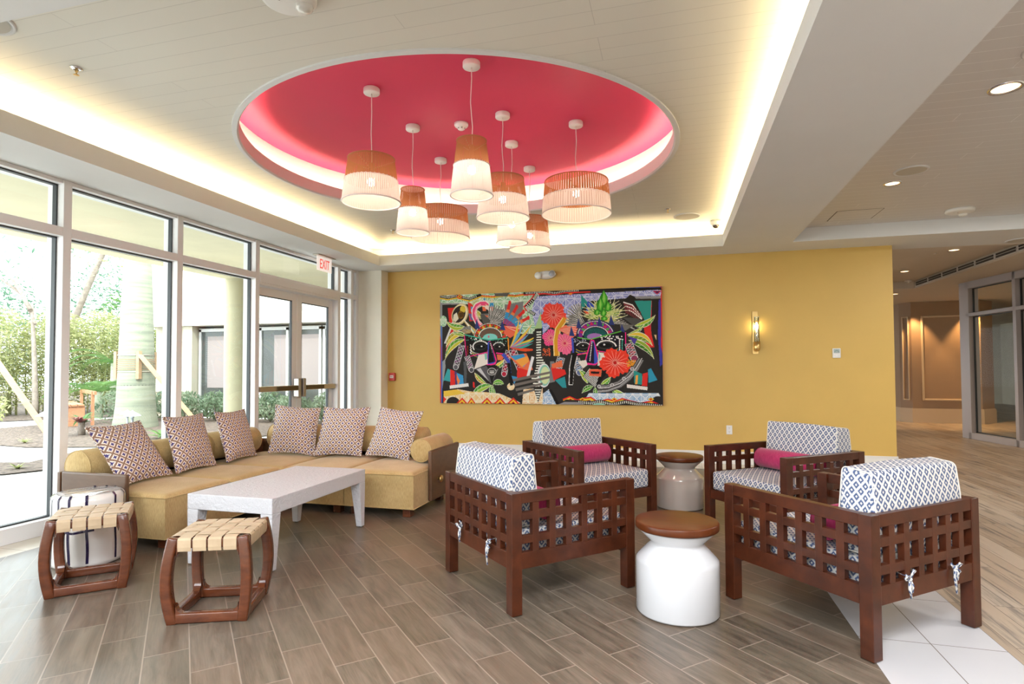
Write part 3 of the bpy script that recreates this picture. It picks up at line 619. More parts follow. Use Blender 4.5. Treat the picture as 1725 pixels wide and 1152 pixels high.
def make_chair(loc, rz, label):
    t = empty('lounge_chair', loc, rz, label, 'armchair', 'lattice armchairs round the drum tables')
    for sx in (-1, 1):
        for sy in (-1, 1):
            x, y = sx*(HC-LEG/2), sy*(HC-LEG/2)
            B(x-LEG/2, x+LEG/2, y-LEG/2, y+LEG/2, 0.004, .61).build('leg', CHAIRWOOD, t, bevel=.003)
            MB().lathe([(.012, 0), (.014, .004)], 12, (x, y, 0), cap0=True).build('foot_glide', DARKM, t)
    sp = 2*HC-2*LEG; off = .004
    lattice_panel(7, sp, .03, 'arm_panel', t, lambda s, d, z: Vector((-HC+off+d, s, z)))
    lattice_panel(7, sp, .03, 'arm_panel', t, lambda s, d, z: Vector((HC-off-d, s, z)))
    lattice_panel(7, sp, .03, 'back_panel', t, lambda s, d, z: Vector((s, HC-off-d, z)))
    B(-sp/2, sp/2, -HC+.006, -HC+.04, .19, .262).build('front_rail', CHAIRWOOD, t, bevel=.002)
    mb = MB().use(CHAIRWOOD)
    for k in range(6): y = -.31+k*.125; mb.box(-.36, .36, y-.03, y+.03, .235, .255)
    mb.build('seat_slats', parent=t)
    m_ = MB().use(IKAT); cushion_profile(m_, rprof([(-.385, .262), (.335, .262), (.335, .405), (-.385, .405)], .022), -.335, .335, 12, .010)
    sc_ = m_.build('seat_cushion', parent=t)
    # wedge-shaped back cushion leaning on the back panel
    bp = rprof([(.185, .418), (.362, .418), (.372, .62), (.352, .775), (.222, .790)], .024)
    m_ = MB().use(IKAT); cushion_profile(m_, bp, -.325, .325, 12, .008)
    bc = m_.build('back_cushion', parent=t)
    for sx in (-1, 1):
        pm = MB().use(PIPE); pm.tube([(sx*.319, y, z) for y, z in bp]+[(sx*.319, bp[0][0], bp[0][1])], .0032, 6, False); pm.build('piping', parent=bc)
    for sx in (-1, 1):                                           # cloth ties knotted through the lattice
        x = sx*.17; y = HC+.006; k = MB().use(IKAT)
        k.tube([(x, y-.05, .335), (x, y-.01, .33), (x, y+.002, .318)], .006, 6)
        k.lathe([(.001, -.010), (.009, -.006), (.011, 0), (.009, .006), (.001, .010)], 8, (x, y+.006, .318))
        for dx, dz in ((.045*sx, .012), (-.032, .034 if sx > 0 else -.02)):
            k.tube([(x, y+.006, .318), (x+dx*.5, y+.016, .318+dz+.008), (x+dx, y+.012, .318+dz), (x+dx*.6, y+.008, .318+dz-.012), (x, y+.006, .316)], .0045, 6)
        k.tube([(x, y+.006, .318), (x+.008, y+.010, .28), (x-.004, y+.010, .235 if sx > 0 else .20)], [.006, .007, .004], 6)
        k.tube([(x, y+.006, .318), (x-.012, y+.012, .29), (x-.010, y+.010, .26)], [.006, .006, .004], 6)
        k.build('cushion_tie', parent=t, autouv=True)
    return t
c1 = make_chair((-.7925, 3.383, 0), R(136), 'dark wooden lattice armchair whose tied back panel faces the end of the mustard sofa')
chairs = [c1]
for loc, rz, lab in (((.831, 3.335, 0), R(221), 'dark wooden lattice armchair with its near leg beside the white floor tiles'),
                     ((-.713, 4.98, 0), R(46), 'dark wooden lattice armchair in front of the yellow wall, left of the rear drum table'),
                     ((.805, 4.97, 0), R(309.5), 'dark wooden lattice armchair in front of the yellow wall, right of the rear drum table')):
    c_ = copy_tree(c1); c_.location = loc; c_.rotation_euler.z = rz; c_['label'] = lab; chairs.append(c_)
# magenta bolsters on the chair seats
def bolster_mb(r, L):
    m_ = MB().use(MAGENTA); m_.lathe([(.002, -L/2), (r*.55, -L/2-.004), (r*.9, -L/2), (r, -L/2+.012), (r*1.02, 0), (r, L/2-.012), (r*.9, L/2), (r*.55, L/2+.004), (.002, L/2)], 28, axis='x'); return m_
for (cx_, cy_, _), rz, lab, L in (((-.7925, 3.383, 0), 136, 'magenta bolster pillow mostly hidden in the armchair whose back faces the sofa', .56),
                     ((.831, 3.335, 0), 221, 'magenta bolster pillow half hidden in the armchair on the white tiles', .56),
                     ((-.713, 4.98, 0), 46, 'magenta bolster pillow in full view on the armchair left of the rear drum table', .56),
                     ((.805, 4.97, 0), 309.5, 'magenta bolster pillow in full view on the armchair right of the rear drum table', .58)):
    b_ = bolster_mb(.078, L).build('bolster_pillow'); a = R(rz); ly = .098
    b_.location = (cx_-math.sin(a)*ly, cy_+math.cos(a)*ly, .497); b_.rotation_euler = (0, 0, a)
    tag(b_, lab, 'pillow', 'magenta bolsters on the armchairs')
    for sx in (-1, 1): pp = MB().use(MAGENTA); pp.tube([(sx*(L/2-.004), .076*math.cos(k*math.pi/12), .076*math.sin(k*math.pi/12)) for k in range(25)], .003, 5, False); pp.build('piping', parent=b_)
# ---- drum tables
def drum(loc, body, label, rz=0):
    t = empty('drum_table', loc, rz, label, 'side table', 'drum side tables between the armchairs')
    r = .207
    MB().use(body).lathe([(.19, .004), (r-.004, .004), (r, .012), (r, .255), (r-.003, .268), (r-.012, .278), (.150, .325), (.136, .340), (.133, .350), (.138, .360), (.192, .412), (.192, .418), (.02, .418)], 64, cap0=True).build('base', parent=t)
    MB().use(TABLEWOOD).lathe([(.001, .418), (.200, .418), (.207, .424), (.208, .430), (.208, .452), (.205, .458), (.200, .460), (.001, .460)], 64).build('table_top', parent=t)
    MB().use(DARKM).lathe([(.150, 0), (.188, 0), (.188, .004)], 40, cap0=True).build('foot_ring', parent=t)
    return t
drum((.008, 3.125, 0), GLOSSW, 'glossy white ceramic drum table with round walnut top, between the front armchairs')
drum((.045, 5.47, 0), GLOSSG, 'taupe glazed drum table with round walnut top, standing between the two rear armchairs')
# ---- coffee table
ct = empty('coffee_table', (-2.687, 3.61, 0), 0, 'long rectangular rough white plaster coffee table in front of the sectional sofa', 'coffee table')
hx, hy = .318, .558
B(-hx, hx, -hy, hy, .352, .450).build('table_top', PLASTERT, ct, bevel=.005)
for sx in (-1, 1):
    for sy in (-1, 1):
        a, b = .085, .05; X, Y = sx*hx, sy*hy
        def lp(w, z): return [(X, Y, z), (X-sx*w, Y, z), (X-sx*w, Y-sy*w, z), (X, Y-sy*w, z)]
        def lp2(w, z): return [(X-sx*.004, Y-sy*.004, z), (X-sx*w, Y-sy*.004, z), (X-sx*w, Y-sy*w, z), (X-sx*.004, Y-sy*w, z)]
        MB().use(PLASTERT).hexa(lp2(b, .006)+lp(a, .352)).build('leg', parent=ct, bevel=.004)
        MB().use(DARKM).lathe([(.014, 0), (.014, .006)], 10, (X-sx*.027, Y-sy*.027, 0), cap0=True).build('foot_glide', parent=ct)
# ---- woven stools
def ribbon(mb, pts, side, w, th=.003):
    side = Vector(side)*w/2; base = len(mb.v); pts = [Vector(p) for p in pts]
    for i, p in enumerate(pts):
        d = (pts[min(i+1, len(pts)-1)]-pts[max(0, i-1)]).normalized(); n = side.normalized().cross(d)*th
        mb.v += [p-side, p+side, p+side+n, p-side+n]
    for i in range(len(pts)-1):
        for a, b in ((0, 1), (1, 2), (2, 3), (3, 0)): mb.face((base+4*i+a, base+4*i+b, base+4*i+4+b, base+4*i+4+a), None, False)
    mb.face((base, base+3, base+2, base+1)); k = base+4*(len(pts)-1); mb.face((k, k+1, k+2, k+3))
def sweep_rect(mb, pts, w, d, side):
    """square section swept along pts; w across 'side', d across the other"""
    pts = [Vector(p) for p in pts]; base = len(mb.v); side = Vector(side).normalized()
    for i, p in enumerate(pts):
        t_ = (pts[min(i+1, len(pts)-1)]-pts[max(0, i-1)]).normalized(); o_ = t_.cross(side).normalized(); s2 = o_.cross(t_).normalized()
        mb.v += [p-s2*w/2-o_*d/2, p+s2*w/2-o_*d/2, p+s2*w/2+o_*d/2, p-s2*w/2+o_*d/2]
    for i in range(len(pts)-1):
        for a, b in ((0, 1), (1, 2), (2, 3), (3, 0)): mb.face((base+4*i+a, base+4*i+b, base+4*i+4+b, base+4*i+4+a), None, True)
    mb.face((base, base+1, base+2, base+3)); k = base+4*(len(pts)-1); mb.face((k+3, k+2, k+1, k))
def make_stool(loc, rz, label):
    t = empty('woven_stool', loc, rz, label, 'stool', 'woven leather strap stools')
    w = .050
    def edge(z):                                    # half width of the barrel outline at height z
        q = z/.415; return .160+.026*math.sin(math.pi*min(1, max(0, .02+q*.96)))
    for sx in (-1, 1):
        for sy in (-1, 1):
            pts = [(sx*(edge(z)), sy*(edge(z)), z) for z in [0.0+.415*i/10 for i in range(11)]]
            m_ = MB().use(STOOLWOOD); sweep_rect(m_, pts, w, w, (1, 0, 0)); m_.build('leg', parent=t, bevel=.009, bseg=3)
    for s_ in (-1, 1):
        for ax in (0, 1):
            for z, nm, hh in ((.028, 'bottom_rail', .05), (.388, 'top_rail', .046)):
                e = edge(z); m_ = MB().use(STOOLWOOD); a, b = e-.018, s_*e
                n = 8; P = []
                for i in range(n+1):
                    q = -a+2*a*i/n; P.append((q, b, z) if ax == 0 else (b, q, z))
                sweep_rect(m_, P, hh, .040, (0, 0, 1)); rail = m_.build(nm, parent=t, bevel=.007, bseg=2)
                # gusset curves where rail meets leg
                r = .044; o_ = rail
                for s2 in (-1, 1):
                    g2 = MB().use(STOOLWOOD)
                    c0 = s2*(a-.004); zz = z+(hh/2-.003 if z < .2 else -hh/2+.003); zs = 1 if z < .2 else -1
                    poly = [(0, 0)]+[(r-r*math.sin(k*math.pi/12), r-r*math.cos(k*math.pi/12)) for k in range(7)]
                    nb = len(g2.v)
                    for dd in (-.017, .017):
                        for (u_, v_) in poly:
                            q = c0-s2*u_; zv = zz+zs*v_; g2.v.append(Vector((q, b+dd, zv) if ax == 0 else (b+dd, q, zv)))
                    K = len(poly); g2.face(range(nb, nb+K)); g2.face(range(nb+2*K-1, nb+K-1, -1))
                    for i in range(K): g2.face((nb+i, nb+(i+1) % K, nb+K+(i+1) % K, nb+K+i))
                    g2.build('corner_fillet', parent=o_)
    zt = .413; e = edge(.4)+.024; sw, gp = .062, .0085
    pos = [(-1.5+k)*(sw+gp) for k in range(4)]
    for ax in (0, 1):
        for k, c0 in enumerate(pos):
            P = [(-e+.004, .352), (-e, .372), (-e, zt-.006), (-e+.006, zt+.001), (-e+.035, zt+.003)]
            for j, q in enumerate(pos):
                up = .0048 if (j+k+ax) % 2 else -.0012
                P += [(q-sw*.36, zt+up), (q+sw*.36, zt+up)]
            P += [(e-.035, zt+.003), (e-.006, zt+.001), (e, zt-.006), (e, .372), (e-.004, .352)]
            m_ = MB().use(LEATHER)
            if ax == 0: ribbon(m_, [(q, c0, z) for q, z in P], (0, -1, 0), sw)
            else: ribbon(m_, [(c0, q, z) for q, z in P], (1, 0, 0), sw)
            m_.build('seat_strap', parent=t, bevel=.001, bseg=1)
    return t
s1 = make_stool((-2.284, 2.544, 0), R(22.9), 'curved red-brown wooden stool with woven tan straps, beside the coffee table leg')
s2 = copy_tree(s1); s2.location = (-3.285, 2.648, 0); s2.rotation_euler.z = R(43.7); s2['label'] = 'curved red-brown wooden stool with woven tan straps, in front of the striped ceramic drum stool'
# ---- ceramic garden stool with dark blue painted lines
GST = mat('white_glaze', (.80, .77, .74), .1, coat=.7)
gs = MB().use(GST); r = .200
gs.lathe([(.001, 0.0), (r-.02, 0), (r-.004, .008), (r, .03), (r, .41), (r-.003, .430), (r-.015, .445), (r-.035, .449), (.001, .452)], 64, cap0=False)
go = tag(gs.build('ceramic_stool', loc=(-3.70, 2.955, 0)), 'white glazed drum stool with dark blue painted lines, by the sofa arm', 'ceramic stool')
INK = mat('dark_blue_glaze_line', (.020, .014, .055), .15, coat=.5)
ln = MB().use(INK); rr = r+.0012
def onc(a, z): return Vector((rr*math.cos(a), rr*math.sin(a), z))
def inkline(P, w):
    for i in range(len(P)-1):
        d = (P[i+1]-P[i]).normalized(); n = Vector((P[i].x, P[i].y, 0)).normalized() if P[i].z < .438 else Vector((0, 0, 1)); s_ = d.cross(n).normalized()*w/2
        ln.quad(P[i]-s_, P[i]+s_, P[i+1]+s_, P[i+1]-s_)
da = R(72)                                            # the lines cross the top nearly side by side and run down both flanks
for k, off in enumerate((-.165, -.115, -.06, .0, .055, .11, .155)):
    ph = k*1.7; P = []
    for q in [i/24 for i in range(25)]:
        half = math.sqrt(max(0, (r-.02)**2-off*off)); s_ = -half+2*half*q; oo = off+.018*math.sin(q*4+ph)*math.sin(math.pi*q)
        P.append(Vector((s_*math.cos(da)-oo*math.sin(da), s_*math.sin(da)+oo*math.cos(da), .4536)))
    for e_, rev in ((P[0], True), (P[-1], False)):
        a = math.atan2(e_.y, e_.x); D_ = [Vector(((r-.012)*math.cos(a), (r-.012)*math.sin(a), .4475)), Vector(((r+.0005)*math.cos(a), (r+.0005)*math.sin(a), .432))]
        D_ += [Vector((rr*math.cos(a+.05*math.sin(z*13+ph)*(1-z/.43)), rr*math.sin(a+.05*math.sin(z*13+ph)*(1-z/.43)), z)) for z in [.42-.04*i for i in range(10)]]
        D_[-1].z = .03; inkline([e_]+D_, .015)
    inkline(P, .013)
for a0, a1, z0, z1 in ((-118, -62, .335, .225), (-62, -30, .225, .235), (-45, -34, .25, .33), (60, 130, .3, .24), (150, 200, .2, .3)):
    n_ = 12; inkline([onc(R(a0+(a1-a0)*i/n_), z0+(z1-z0)*(1-(1-i/n_)**1.6)) for i in range(n_+1)], .014)
ln.build('painted_lines', parent=go, norm=False)
# ---- sectional sofa
sofa = empty('sectional_sofa', (-3.37, 4.45, 0), 0, 'L-shaped mustard linen sectional sofa with round bolsters, along the windows and yellow wall', 'sofa')
O_ = Vector((-3.37, 4.45, 0))
def seat(x0, x1, y0, y1, z0=.075, z1=.378, crown=.022, n=10, name='seat', par=None):
    m_ = MB().use(SOFA); x0, x1, y0, y1 = x0-O_.x, x1-O_.x, y0-O_.y, y1-O_.y; base = len(m_.v)
    r = .035
    def rr(q, a, b):                                  # denser rows at the rounded edges
        return a+(b-a)*q
    qs = [0, .012, .035, .075]+[.075+.85*i/n for i in range(1, n)]+[.925, .965, .988, 1]
    K = len(qs)
    for i, p in enumerate(qs):
        for j, q in enumerate(qs):
            e = min(p*(x1-x0), (1-p)*(x1-x0), q*(y1-y0), (1-q)*(y1-y0)); dz = 0 if e > r else -(r-math.sqrt(max(0, r*r-(r-e)**2)))
            m_.v.append(Vector((rr(p, x0, x1), rr(q, y0, y1), z1+dz*.6+crown*(math.sin(math.pi*p)*math.sin(math.pi*q))**.5)))
    for i in range(K-1):
        for j in range(K-1): m_.face((base+i*K+j, base+(i+1)*K+j, base+(i+1)*K+j+1, base+i*K+j+1), None, True)
    zt = z1-r*.6
    m_.hexa([(x0, y0, z0), (x1, y0, z0), (x1, y1, z0), (x0, y1, z0), (x0, y0, zt), (x1, y0, zt), (x1, y1, zt), (x0, y1, zt)])
    o = m_.build(name, parent=sofa)
    for z in (zt, z0+.004): pp = MB().use(SOFA); pp.tube([(x0-.001, y0-.001, z), (x1+.001, y0-.001, z), (x1+.001, y1, z), (x0-.001, y1, z), (x0-.001, y0-.001, z)], .0045, 6, False); pp.build('piping', parent=o)
    return o
XB, YB = -4.22, 5.30
seat(XB, -3.37, 3.235, 3.845); seat(XB, -3.37, 3.85, 4.445); seat(XB, -3.345, 4.45, YB); seat(-3.34, -2.737, 4.45, YB); seat(-2.732, -2.085, 4.45, YB)
def roll(c, r, L, axis, name):
    c = Vector(c)-O_; m_ = MB().use(SOFA); m_.lathe([(.002, -L/2-.006), (r*.6, -L/2-.004), (r*.93, -L/2+.001), (r, -L/2+.014), (r*1.01, 0), (r, L/2-.014), (r*.93, L/2-.001), (r*.6, L/2+.004), (.002, L/2+.006)], 30, c, axis=axis)
    o = m_.build(name, parent=sofa)
    for s_ in (-1, 1):
        P = []; pp = MB().use(SOFA)
        for k in range(25):
            a = k*math.pi/12; q = (math.cos(a)*r*.97, math.sin(a)*r*.97); e = s_*(L/2-.004)
            P.append(c+Vector((e, q[0], q[1]) if axis == 'x' else (q[0], e, q[1])))
        pp.tube(P, .0045, 6, False); pp.build('piping', parent=o)
BR_, BZ = .128, .528
for y0, y1 in ((3.27, 3.84), (3.86, 4.43), (4.46, 5.10)): roll((XB+.01, (y0+y1)/2, BZ), BR_, y1-y0, 'y', 'back_bolster')
for x0, x1 in ((-4.08, -3.36), (-3.33, -2.75), (-2.73, -2.34)): roll(((x0+x1)/2, YB-.01, BZ+.02), BR_, x1-x0, 'x', 'back_bolster')
roll((-2.20, 5.12, .508), .105, .54, 'y', 'arm_bolster')
# back frame behind the bolsters
mb = MB().use(PANELWOOD); mb.box(XB-.13-O_.x, XB-.10-O_.x, 3.23-O_.y, YB+.12-O_.y, .09, .50); mb.box(XB-.13-O_.x, -2.085-O_.x, YB+.11-O_.y, YB+.14-O_.y, .09, .50); mb.build('back_frame', parent=sofa, bevel=.004)
mb = MB().use(PANELWOOD); mb.box(-4.27-O_.x, -3.675-O_.x, 3.20-O_.y, 3.232-O_.y, .06, .512); mb.build('arm_panel', parent=sofa, bevel=.012, bseg=3)
mb = MB().use(PANELWOOD); mb.box(-2.083-O_.x, -2.045-O_.x, 4.74-O_.y, 5.42-O_.y, .085, .525); pr = mb.build('arm_panel', parent=sofa, bevel=.012, bseg=3)
MB().use(BRASS).lathe([(.012, 0), (.012, .018), (.03, .022), (.032, .034), (.026, .04), (.001, .041)], 20, Vector((-2.045, 4.88, .262))-O_, axis='x').build('bolt_knob', parent=pr)
for x, y in ((-3.45, 3.32), (-4.1, 3.32), (-3.45, 4.38), (-4.1, 5.2), (-3.26, 4.53), (-2.83, 4.53), (-2.66, 4.53), (-2.17, 4.53), (-2.17, 5.2), (-3.3, 5.2)):
    MB().use(STOOLWOOD).box(x-.035-O_.x, x+.035-O_.x, y-.035-O_.y, y+.035-O_.y, 0, .079).build('foot', parent=sofa, bevel=.004)
# ---- scatter pillows
def pillow(c0, u, v, label, th=.075, size=.235):
    """c0 = middle of the bottom edge; u, v = edge vectors"""
    c0, u, v = Vector(c0), Vector(u), Vector(v); n = u.cross(v).normalized(); ce = c0+v/2; N = 18; m_ = MB().use(STARCLOTH)
    def P(a, b, s_):
        aa = a*(1-.075*(1-b*b)*abs(a)**2); bb = b*(1-.085*(1-a*a)*abs(b)**2)
        h = th*(max(0, 1-abs(a)**2.4)**.62)*(max(0, 1-abs(b)**2.4)**.62)
        return u*aa/2+v*bb/2+n*h*s_
    for s_ in (1, -1):
        base = len(m_.v)
        for i in range(N+1):
            for j in range(N+1): m_.v.append(P(-1+2*i/N, -1+2*j/N, s_))
        for i in range(N):
            for j in range(N):
                q = [(i, j), (i+1, j), (i+1, j+1), (i, j+1)]
                if s_ < 0: q = q[::-1]
                m_.face([base+a*(N+1)+b for a, b in q], [((a/N-.5)*2*size+s_*.01, (b/N-.5)*2*size) for a, b in q], True)
    o = m_.build('throw_pillow', loc=ce, norm=False)
    tag(o, label, 'pillow', 'star-patterned pillows on the sectional')
    pp = MB().use(STARCLOTH); E = []
    for (a0, b0, a1, b1) in ((-1, -1, 1, -1), (1, -1, 1, 1), (1, 1, -1, 1), (-1, 1, -1, -1)):
        for k in range(14): t_ = k/14; E.append(P(a0+(a1-a0)*t_, b0+(b1-b0)*t_, 0))
    E.append(E[0]); pp.tube([e+n*0 for e in E], .0075, 6, False)
    pp.build('welt', parent=o, autouv=True)
    return o
PB = .413
pillow((-3.83, 3.52, PB), (-.02, .46, .01), (-.27, -.06, .42), 'blue-star patterned square pillow nearest the dark arm panel, end of the row by the windows')
pillow((-3.86, 4.02, PB), (-.03, .45, .0), (-.27, .12, .435), 'blue-star patterned square pillow, second from the dark arm panel by the windows')
pillow((-3.90, 4.60, PB), (-.05, .44, 0), (-.19, .05, .44), 'blue-star patterned square pillow on the window side, third from the arm panel')
pillow((-3.63, 4.96, PB), (.455, .10, -.035), (-.07, .20, .455), 'blue-star patterned square pillow leaning in the corner of the sectional sofa')
pillow((-3.13, 4.98, PB), (.47, .06, 0), (.012, .15, .455), 'blue-star patterned square pillow between the corner pillow and the rightmost one')
pillow((-2.60, 4.97, PB), (.455, -.03, -.035), (.085, .14, .445), 'blue-star patterned square pillow at the right end, touching the round arm bolster')

# ================================================================== LIGHT FITTINGS AND SMALL THINGS
CORDT = mat('white_flex', (.8, .76, .74), .6)
pend = [('A', -2.14, 3.84, .214, .170, 2.476, 2.925, 2.635, 2.627, 'medium drum pendant hanging furthest left, over the window side'),
        ('B', -1.30, 3.69, .144, .100, 2.413, 2.868, 2.615, 2.587, 'narrow tall pendant hanging in the middle front, nearest the camera'),
        ('C', -2.13, 4.53, .140, .099, 2.407, 2.841, 2.602, 2.580, 'narrow pendant hanging just right of the leftmost, before a wide one'),
        ('D', -2.20, 5.32, .286, .263, 2.537, 2.964, 2.665, 2.704, 'wide shallow pendant hanging left of centre, partly behind a narrow one'),
        ('E', -1.32, 4.51, .215, .171, 2.466, 2.905, 2.623, 2.620, 'medium drum pendant hanging right behind the middle front pendant'),
        ('F', -1.41, 5.11, .143, .103, 2.398, 2.889, 2.626, 2.566, 'narrow pendant mostly hidden below and behind a medium drum pendant'),
        ('G', -1.41, 5.80, .213, .182, 2.474, 2.889, 2.622, 2.618, 'medium drum pendant hanging furthest back, lowest in the picture'),
        ('H', -.77, 4.84, .291, .266, 2.542, 2.999, 2.675, 2.718, 'wide shallow pendant hanging furthest right')]
for nm, X, Y, rb, rt, zb, ztb, bd, bu, lab in pend:
    D = math.hypot(X, Y); zt = 1.23+(ztb-1.23)*(D-rt)/(D+rt)
    t = empty('pendant_lamp', (X, Y, 0), 0, 'brown and white cord '+lab, 'pendant lamp', 'cord-wrapped pendant lamps in the pink oval')
    MB().use(WHITEP).lathe([(.001, PZ), (.058, PZ), (.060, PZ-.004), (.060, PZ-.034), (.057, PZ-.038), (.001, PZ-.038)], 28).build('canopy', parent=t)
    sg = [(.006*math.sin(k*1.3+X*9)*(math.sin(math.pi*k/8)), .006*math.cos(k*1.1+Y*7)*(math.sin(math.pi*k/8)), PZ-.03+(bu+.05-PZ+.03)*k/8) for k in range(9)]
    MB().use(CORDT).tube(sg, .0035, 6).build('cord', parent=t)
    fm = (zt-bd)/(zt-zb); rm = rt+(rb-rt)*fm
    n = 84; cnt = 1
    def wall(r0, z0, r1, z1, m_, nm_):
        k = MB().use(m_); k.lathe([(r0, z0), ((r0+r1)/2+.001, (z0+z1)/2), (r1, z1)], 56, uvr=0); return k
    ub = wall(rt, zt, rm, bd, CORDB, '').build('upper_shade', parent=t, norm=False); lb = wall(rm+.002, bd+.004, rb, zb, CORDW, '').build('lower_shade', parent=t, norm=False)
    MB().use(mat('brown_rim_binding', (.33, .14, .06), .8)).tube([(rt*math.cos(k*math.pi/24), rt*math.sin(k*math.pi/24), zt) for k in range(49)], .005, 6, False).build('top_rim', parent=t)
    MB().use(mat('white_rim_binding', (.80, .77, .75), .8)).tube([(rb*math.cos(k*math.pi/24), rb*math.sin(k*math.pi/24), zb) for k in range(49)], .0055, 6, False).build('bottom_rim', parent=t)
    sc_ = MB().use(CORDT)
    for k in range(40):                              # white loops over the seam
        a = 2*math.pi*k/40; sc_.tube([((rm+.004)*math.cos(a+q), (rm+.004)*math.sin(a+q), bd+z) for q, z in ((-.06, -.001), (0, .004), (.06, -.001))], .0025, 4, False)
    sc_.build('seam_stitch', parent=t)
    w = MB().use(DARKM if rb > .25 else STEEL)
    for k in range(3): a = 2*math.pi*k/3+.4; w.tube([(0, 0, zt-.075), (rt*math.cos(a), rt*math.sin(a), zt-.01)], .002, 5)
    w.build('spider_frame', parent=t)
    MB().use(mat('lamp_socket', (.45, .22, .11), .7)).lathe([(.001, zt-.03), (.019, zt-.03), (.019, bu+.025), (.001, bu+.025)], 14).build('socket', parent=t)
    rbulb = .03; MB().use(BULB).lathe([(.0005+rbulb*math.sin(math.pi*k/10), bu-rbulb*math.cos(math.pi*k/10)) for k in range(11)], 18).build('bulb', parent=t)
    lamp('pendant_glow', 'POINT', (X, Y, bu-.05), 40*rb*rb, (1, .72, .44), shadow_soft_size=.03)
# ceiling fittings
def disc(name, x, y, z, prof, m_, label, cat, group=None, n=28):
    o = MB().use(m_).lathe(prof, n, cap1=False).build(name, loc=(x, y, z)); return tag(o, label, cat, group)
def smoke(x, y, z, label, r=.055):
    o = disc('smoke_detector', x, y, z, [(.001, 0), (r, 0), (r, -.018), (r*.9, -.028), (r*.55, -.034), (r*.5, -.05), (r*.35, -.056), (.001, -.057)], WHITEP, label, 'smoke detector', 'smoke detectors')
    k = MB().use(DARKM)
    for i in range(6): a = i*math.pi/3; k.box(r*.47*math.cos(a)-.004, r*.47*math.cos(a)+.004, r*.47*math.sin(a)-.004, r*.47*math.sin(a)+.004, -.05, -.038)
    k.build('vents', parent=o); return o
smoke(-1.712, 4.597, PZ, 'small white smoke detector in the middle of the pink oval ceiling', .06)
smoke(3.53, 9.35, 2.88, 'white smoke detector on the hallway ceiling near the dark downlight', .06); smoke(4.25, 12.4, 2.88, 'white smoke detector further down the hallway ceiling', .06)
def motion(x, y, z, label):
    o = disc('ceiling_sensor', x, y, z, [(.001, 0), (.13, 0), (.13, -.02), (.122, -.032), (.105, -.036), (.001, -.038)], WHITEP, label, 'sensor', 'round ceiling sensors', 40)
    MB().use(mat('clear_lens', (.75, .75, .72), .08, coat=1)).lathe([(.042, -.036), (.040, -.048), (.028, -.060), (.001, -.064)], 24, (.05, .055, 0)).build('lens', parent=o)
    MB().use(DARKM).lathe([(.001, -.039), (.007, -.039)], 10, (-.03, -.03, 0)).build('indicator', parent=o)
motion(-1.74, 2.33, CZ, 'round white ceiling sensor with clear lens at the top edge of the picture')
motion(2.932, 7.117, 2.90, 'flat round white ceiling sensor with small lens on the right-hand ceiling')
def speaker(x, y, z, label, r=.15):
    o = disc('ceiling_speaker', x, y, z, [(.001, -.006), (r*.86, -.006), (r*.88, -.003), (r*.9, -.010), (r, -.008), (r*1.01, 0)], PAINT, label, 'speaker', 'round ceiling speakers', 40)
    MB().use(mat('speaker_grille', (.52, .49, .43), .7)).lathe([(.001, -.008), (r*.85, -.008)], 40).build('grille', parent=o)
speaker(-3.36, 2.06, CZ, 'round ceiling speaker at the top left beside the grey beam'); speaker(.177, 7.045, CZ, 'round ceiling speaker near the dome camera')
speaker(1.957, 5.582, 2.90, 'round white ceiling speaker on the right-hand ceiling beside a downlight', .13); speaker(1.93, 3.62, 2.90, 'round ceiling speaker cut by the right edge of the picture', .13)
speaker(3.98, 8.18, S, 'flat round speaker in the hallway ceiling at the right edge', .15)
def sprinkler(x, y, z, label):
    o = disc('sprinkler', x, y, z, [(.001, 0), (.034, 0), (.034, -.004), (.020, -.010), (.012, -.010)], CHROME, label, 'sprinkler', 'fire sprinklers', 20)
    MB().use(BRASS).lathe([(.008, -.008), (.008, -.022), (.004, -.026), (.004, -.038), (.016, -.040), (.001, -.042)], 12).build('deflector', parent=o)
sprinkler(-3.369, 2.57, CZ, 'chrome fire sprinkler on the left of the boarded ceiling'); sprinkler(-.035, 6.67, CZ, 'fire sprinkler on the boarded ceiling behind the rightmost pendant')
sprinkler(-3.425, 6.70, CZ, 'fire sprinkler on the boarded ceiling left of the wide pendant'); sprinkler(3.25, 5.75, 2.90, 'fire sprinkler at the right edge of the right-hand ceiling'); sprinkler(3.47, 8.9, 2.88, 'tiny fire sprinkler on the hallway ceiling')
def downlight(x, y, z, label, r=.075, e=5):
    o = disc('downlight', x, y, z, [(r*.80, .0), (r*.84, -.006), (r, -.007), (r*1.04, 0)], CHROME, label, 'downlight', 'recessed downlights', 32)
    MB().use(LAMPM).lathe([(.001, -.001), (r*.80, -.001)], 32).build('lit_lens', parent=o)
downlight(1.932, 4.083, 2.90, 'large lit recessed downlight near the right edge of the ceiling', .085); downlight(1.928, 5.931, 2.90, 'lit recessed downlight beside the round speaker on the right-hand ceiling', .07)
downlight(3.799, 9.424, 2.88, 'lit downlight in the recessed hallway ceiling', .075); downlight(3.815, 11.264, 2.88, 'lit downlight on the hallway ceiling beside the yellow wall', .075); downlight(4.35, 13.4, S, 'small lit downlight far down the hallway ceiling', .075)
# dome camera
o = disc('dome_camera', .515, 7.36, CZ, [(.001, 0), (.062, 0), (.064, -.03), (.056, -.052), (.040, -.056)], WHITEP, 'white dome security camera in the corner of the lit tray ceiling', 'security camera')
MB().use(mat('smoked_dome', (.05, .035, .03), .05, coat=1)).lathe([(.040, -.054), (.037, -.072), (.024, -.088), (.001, -.094)], 24).build('dome', parent=o)
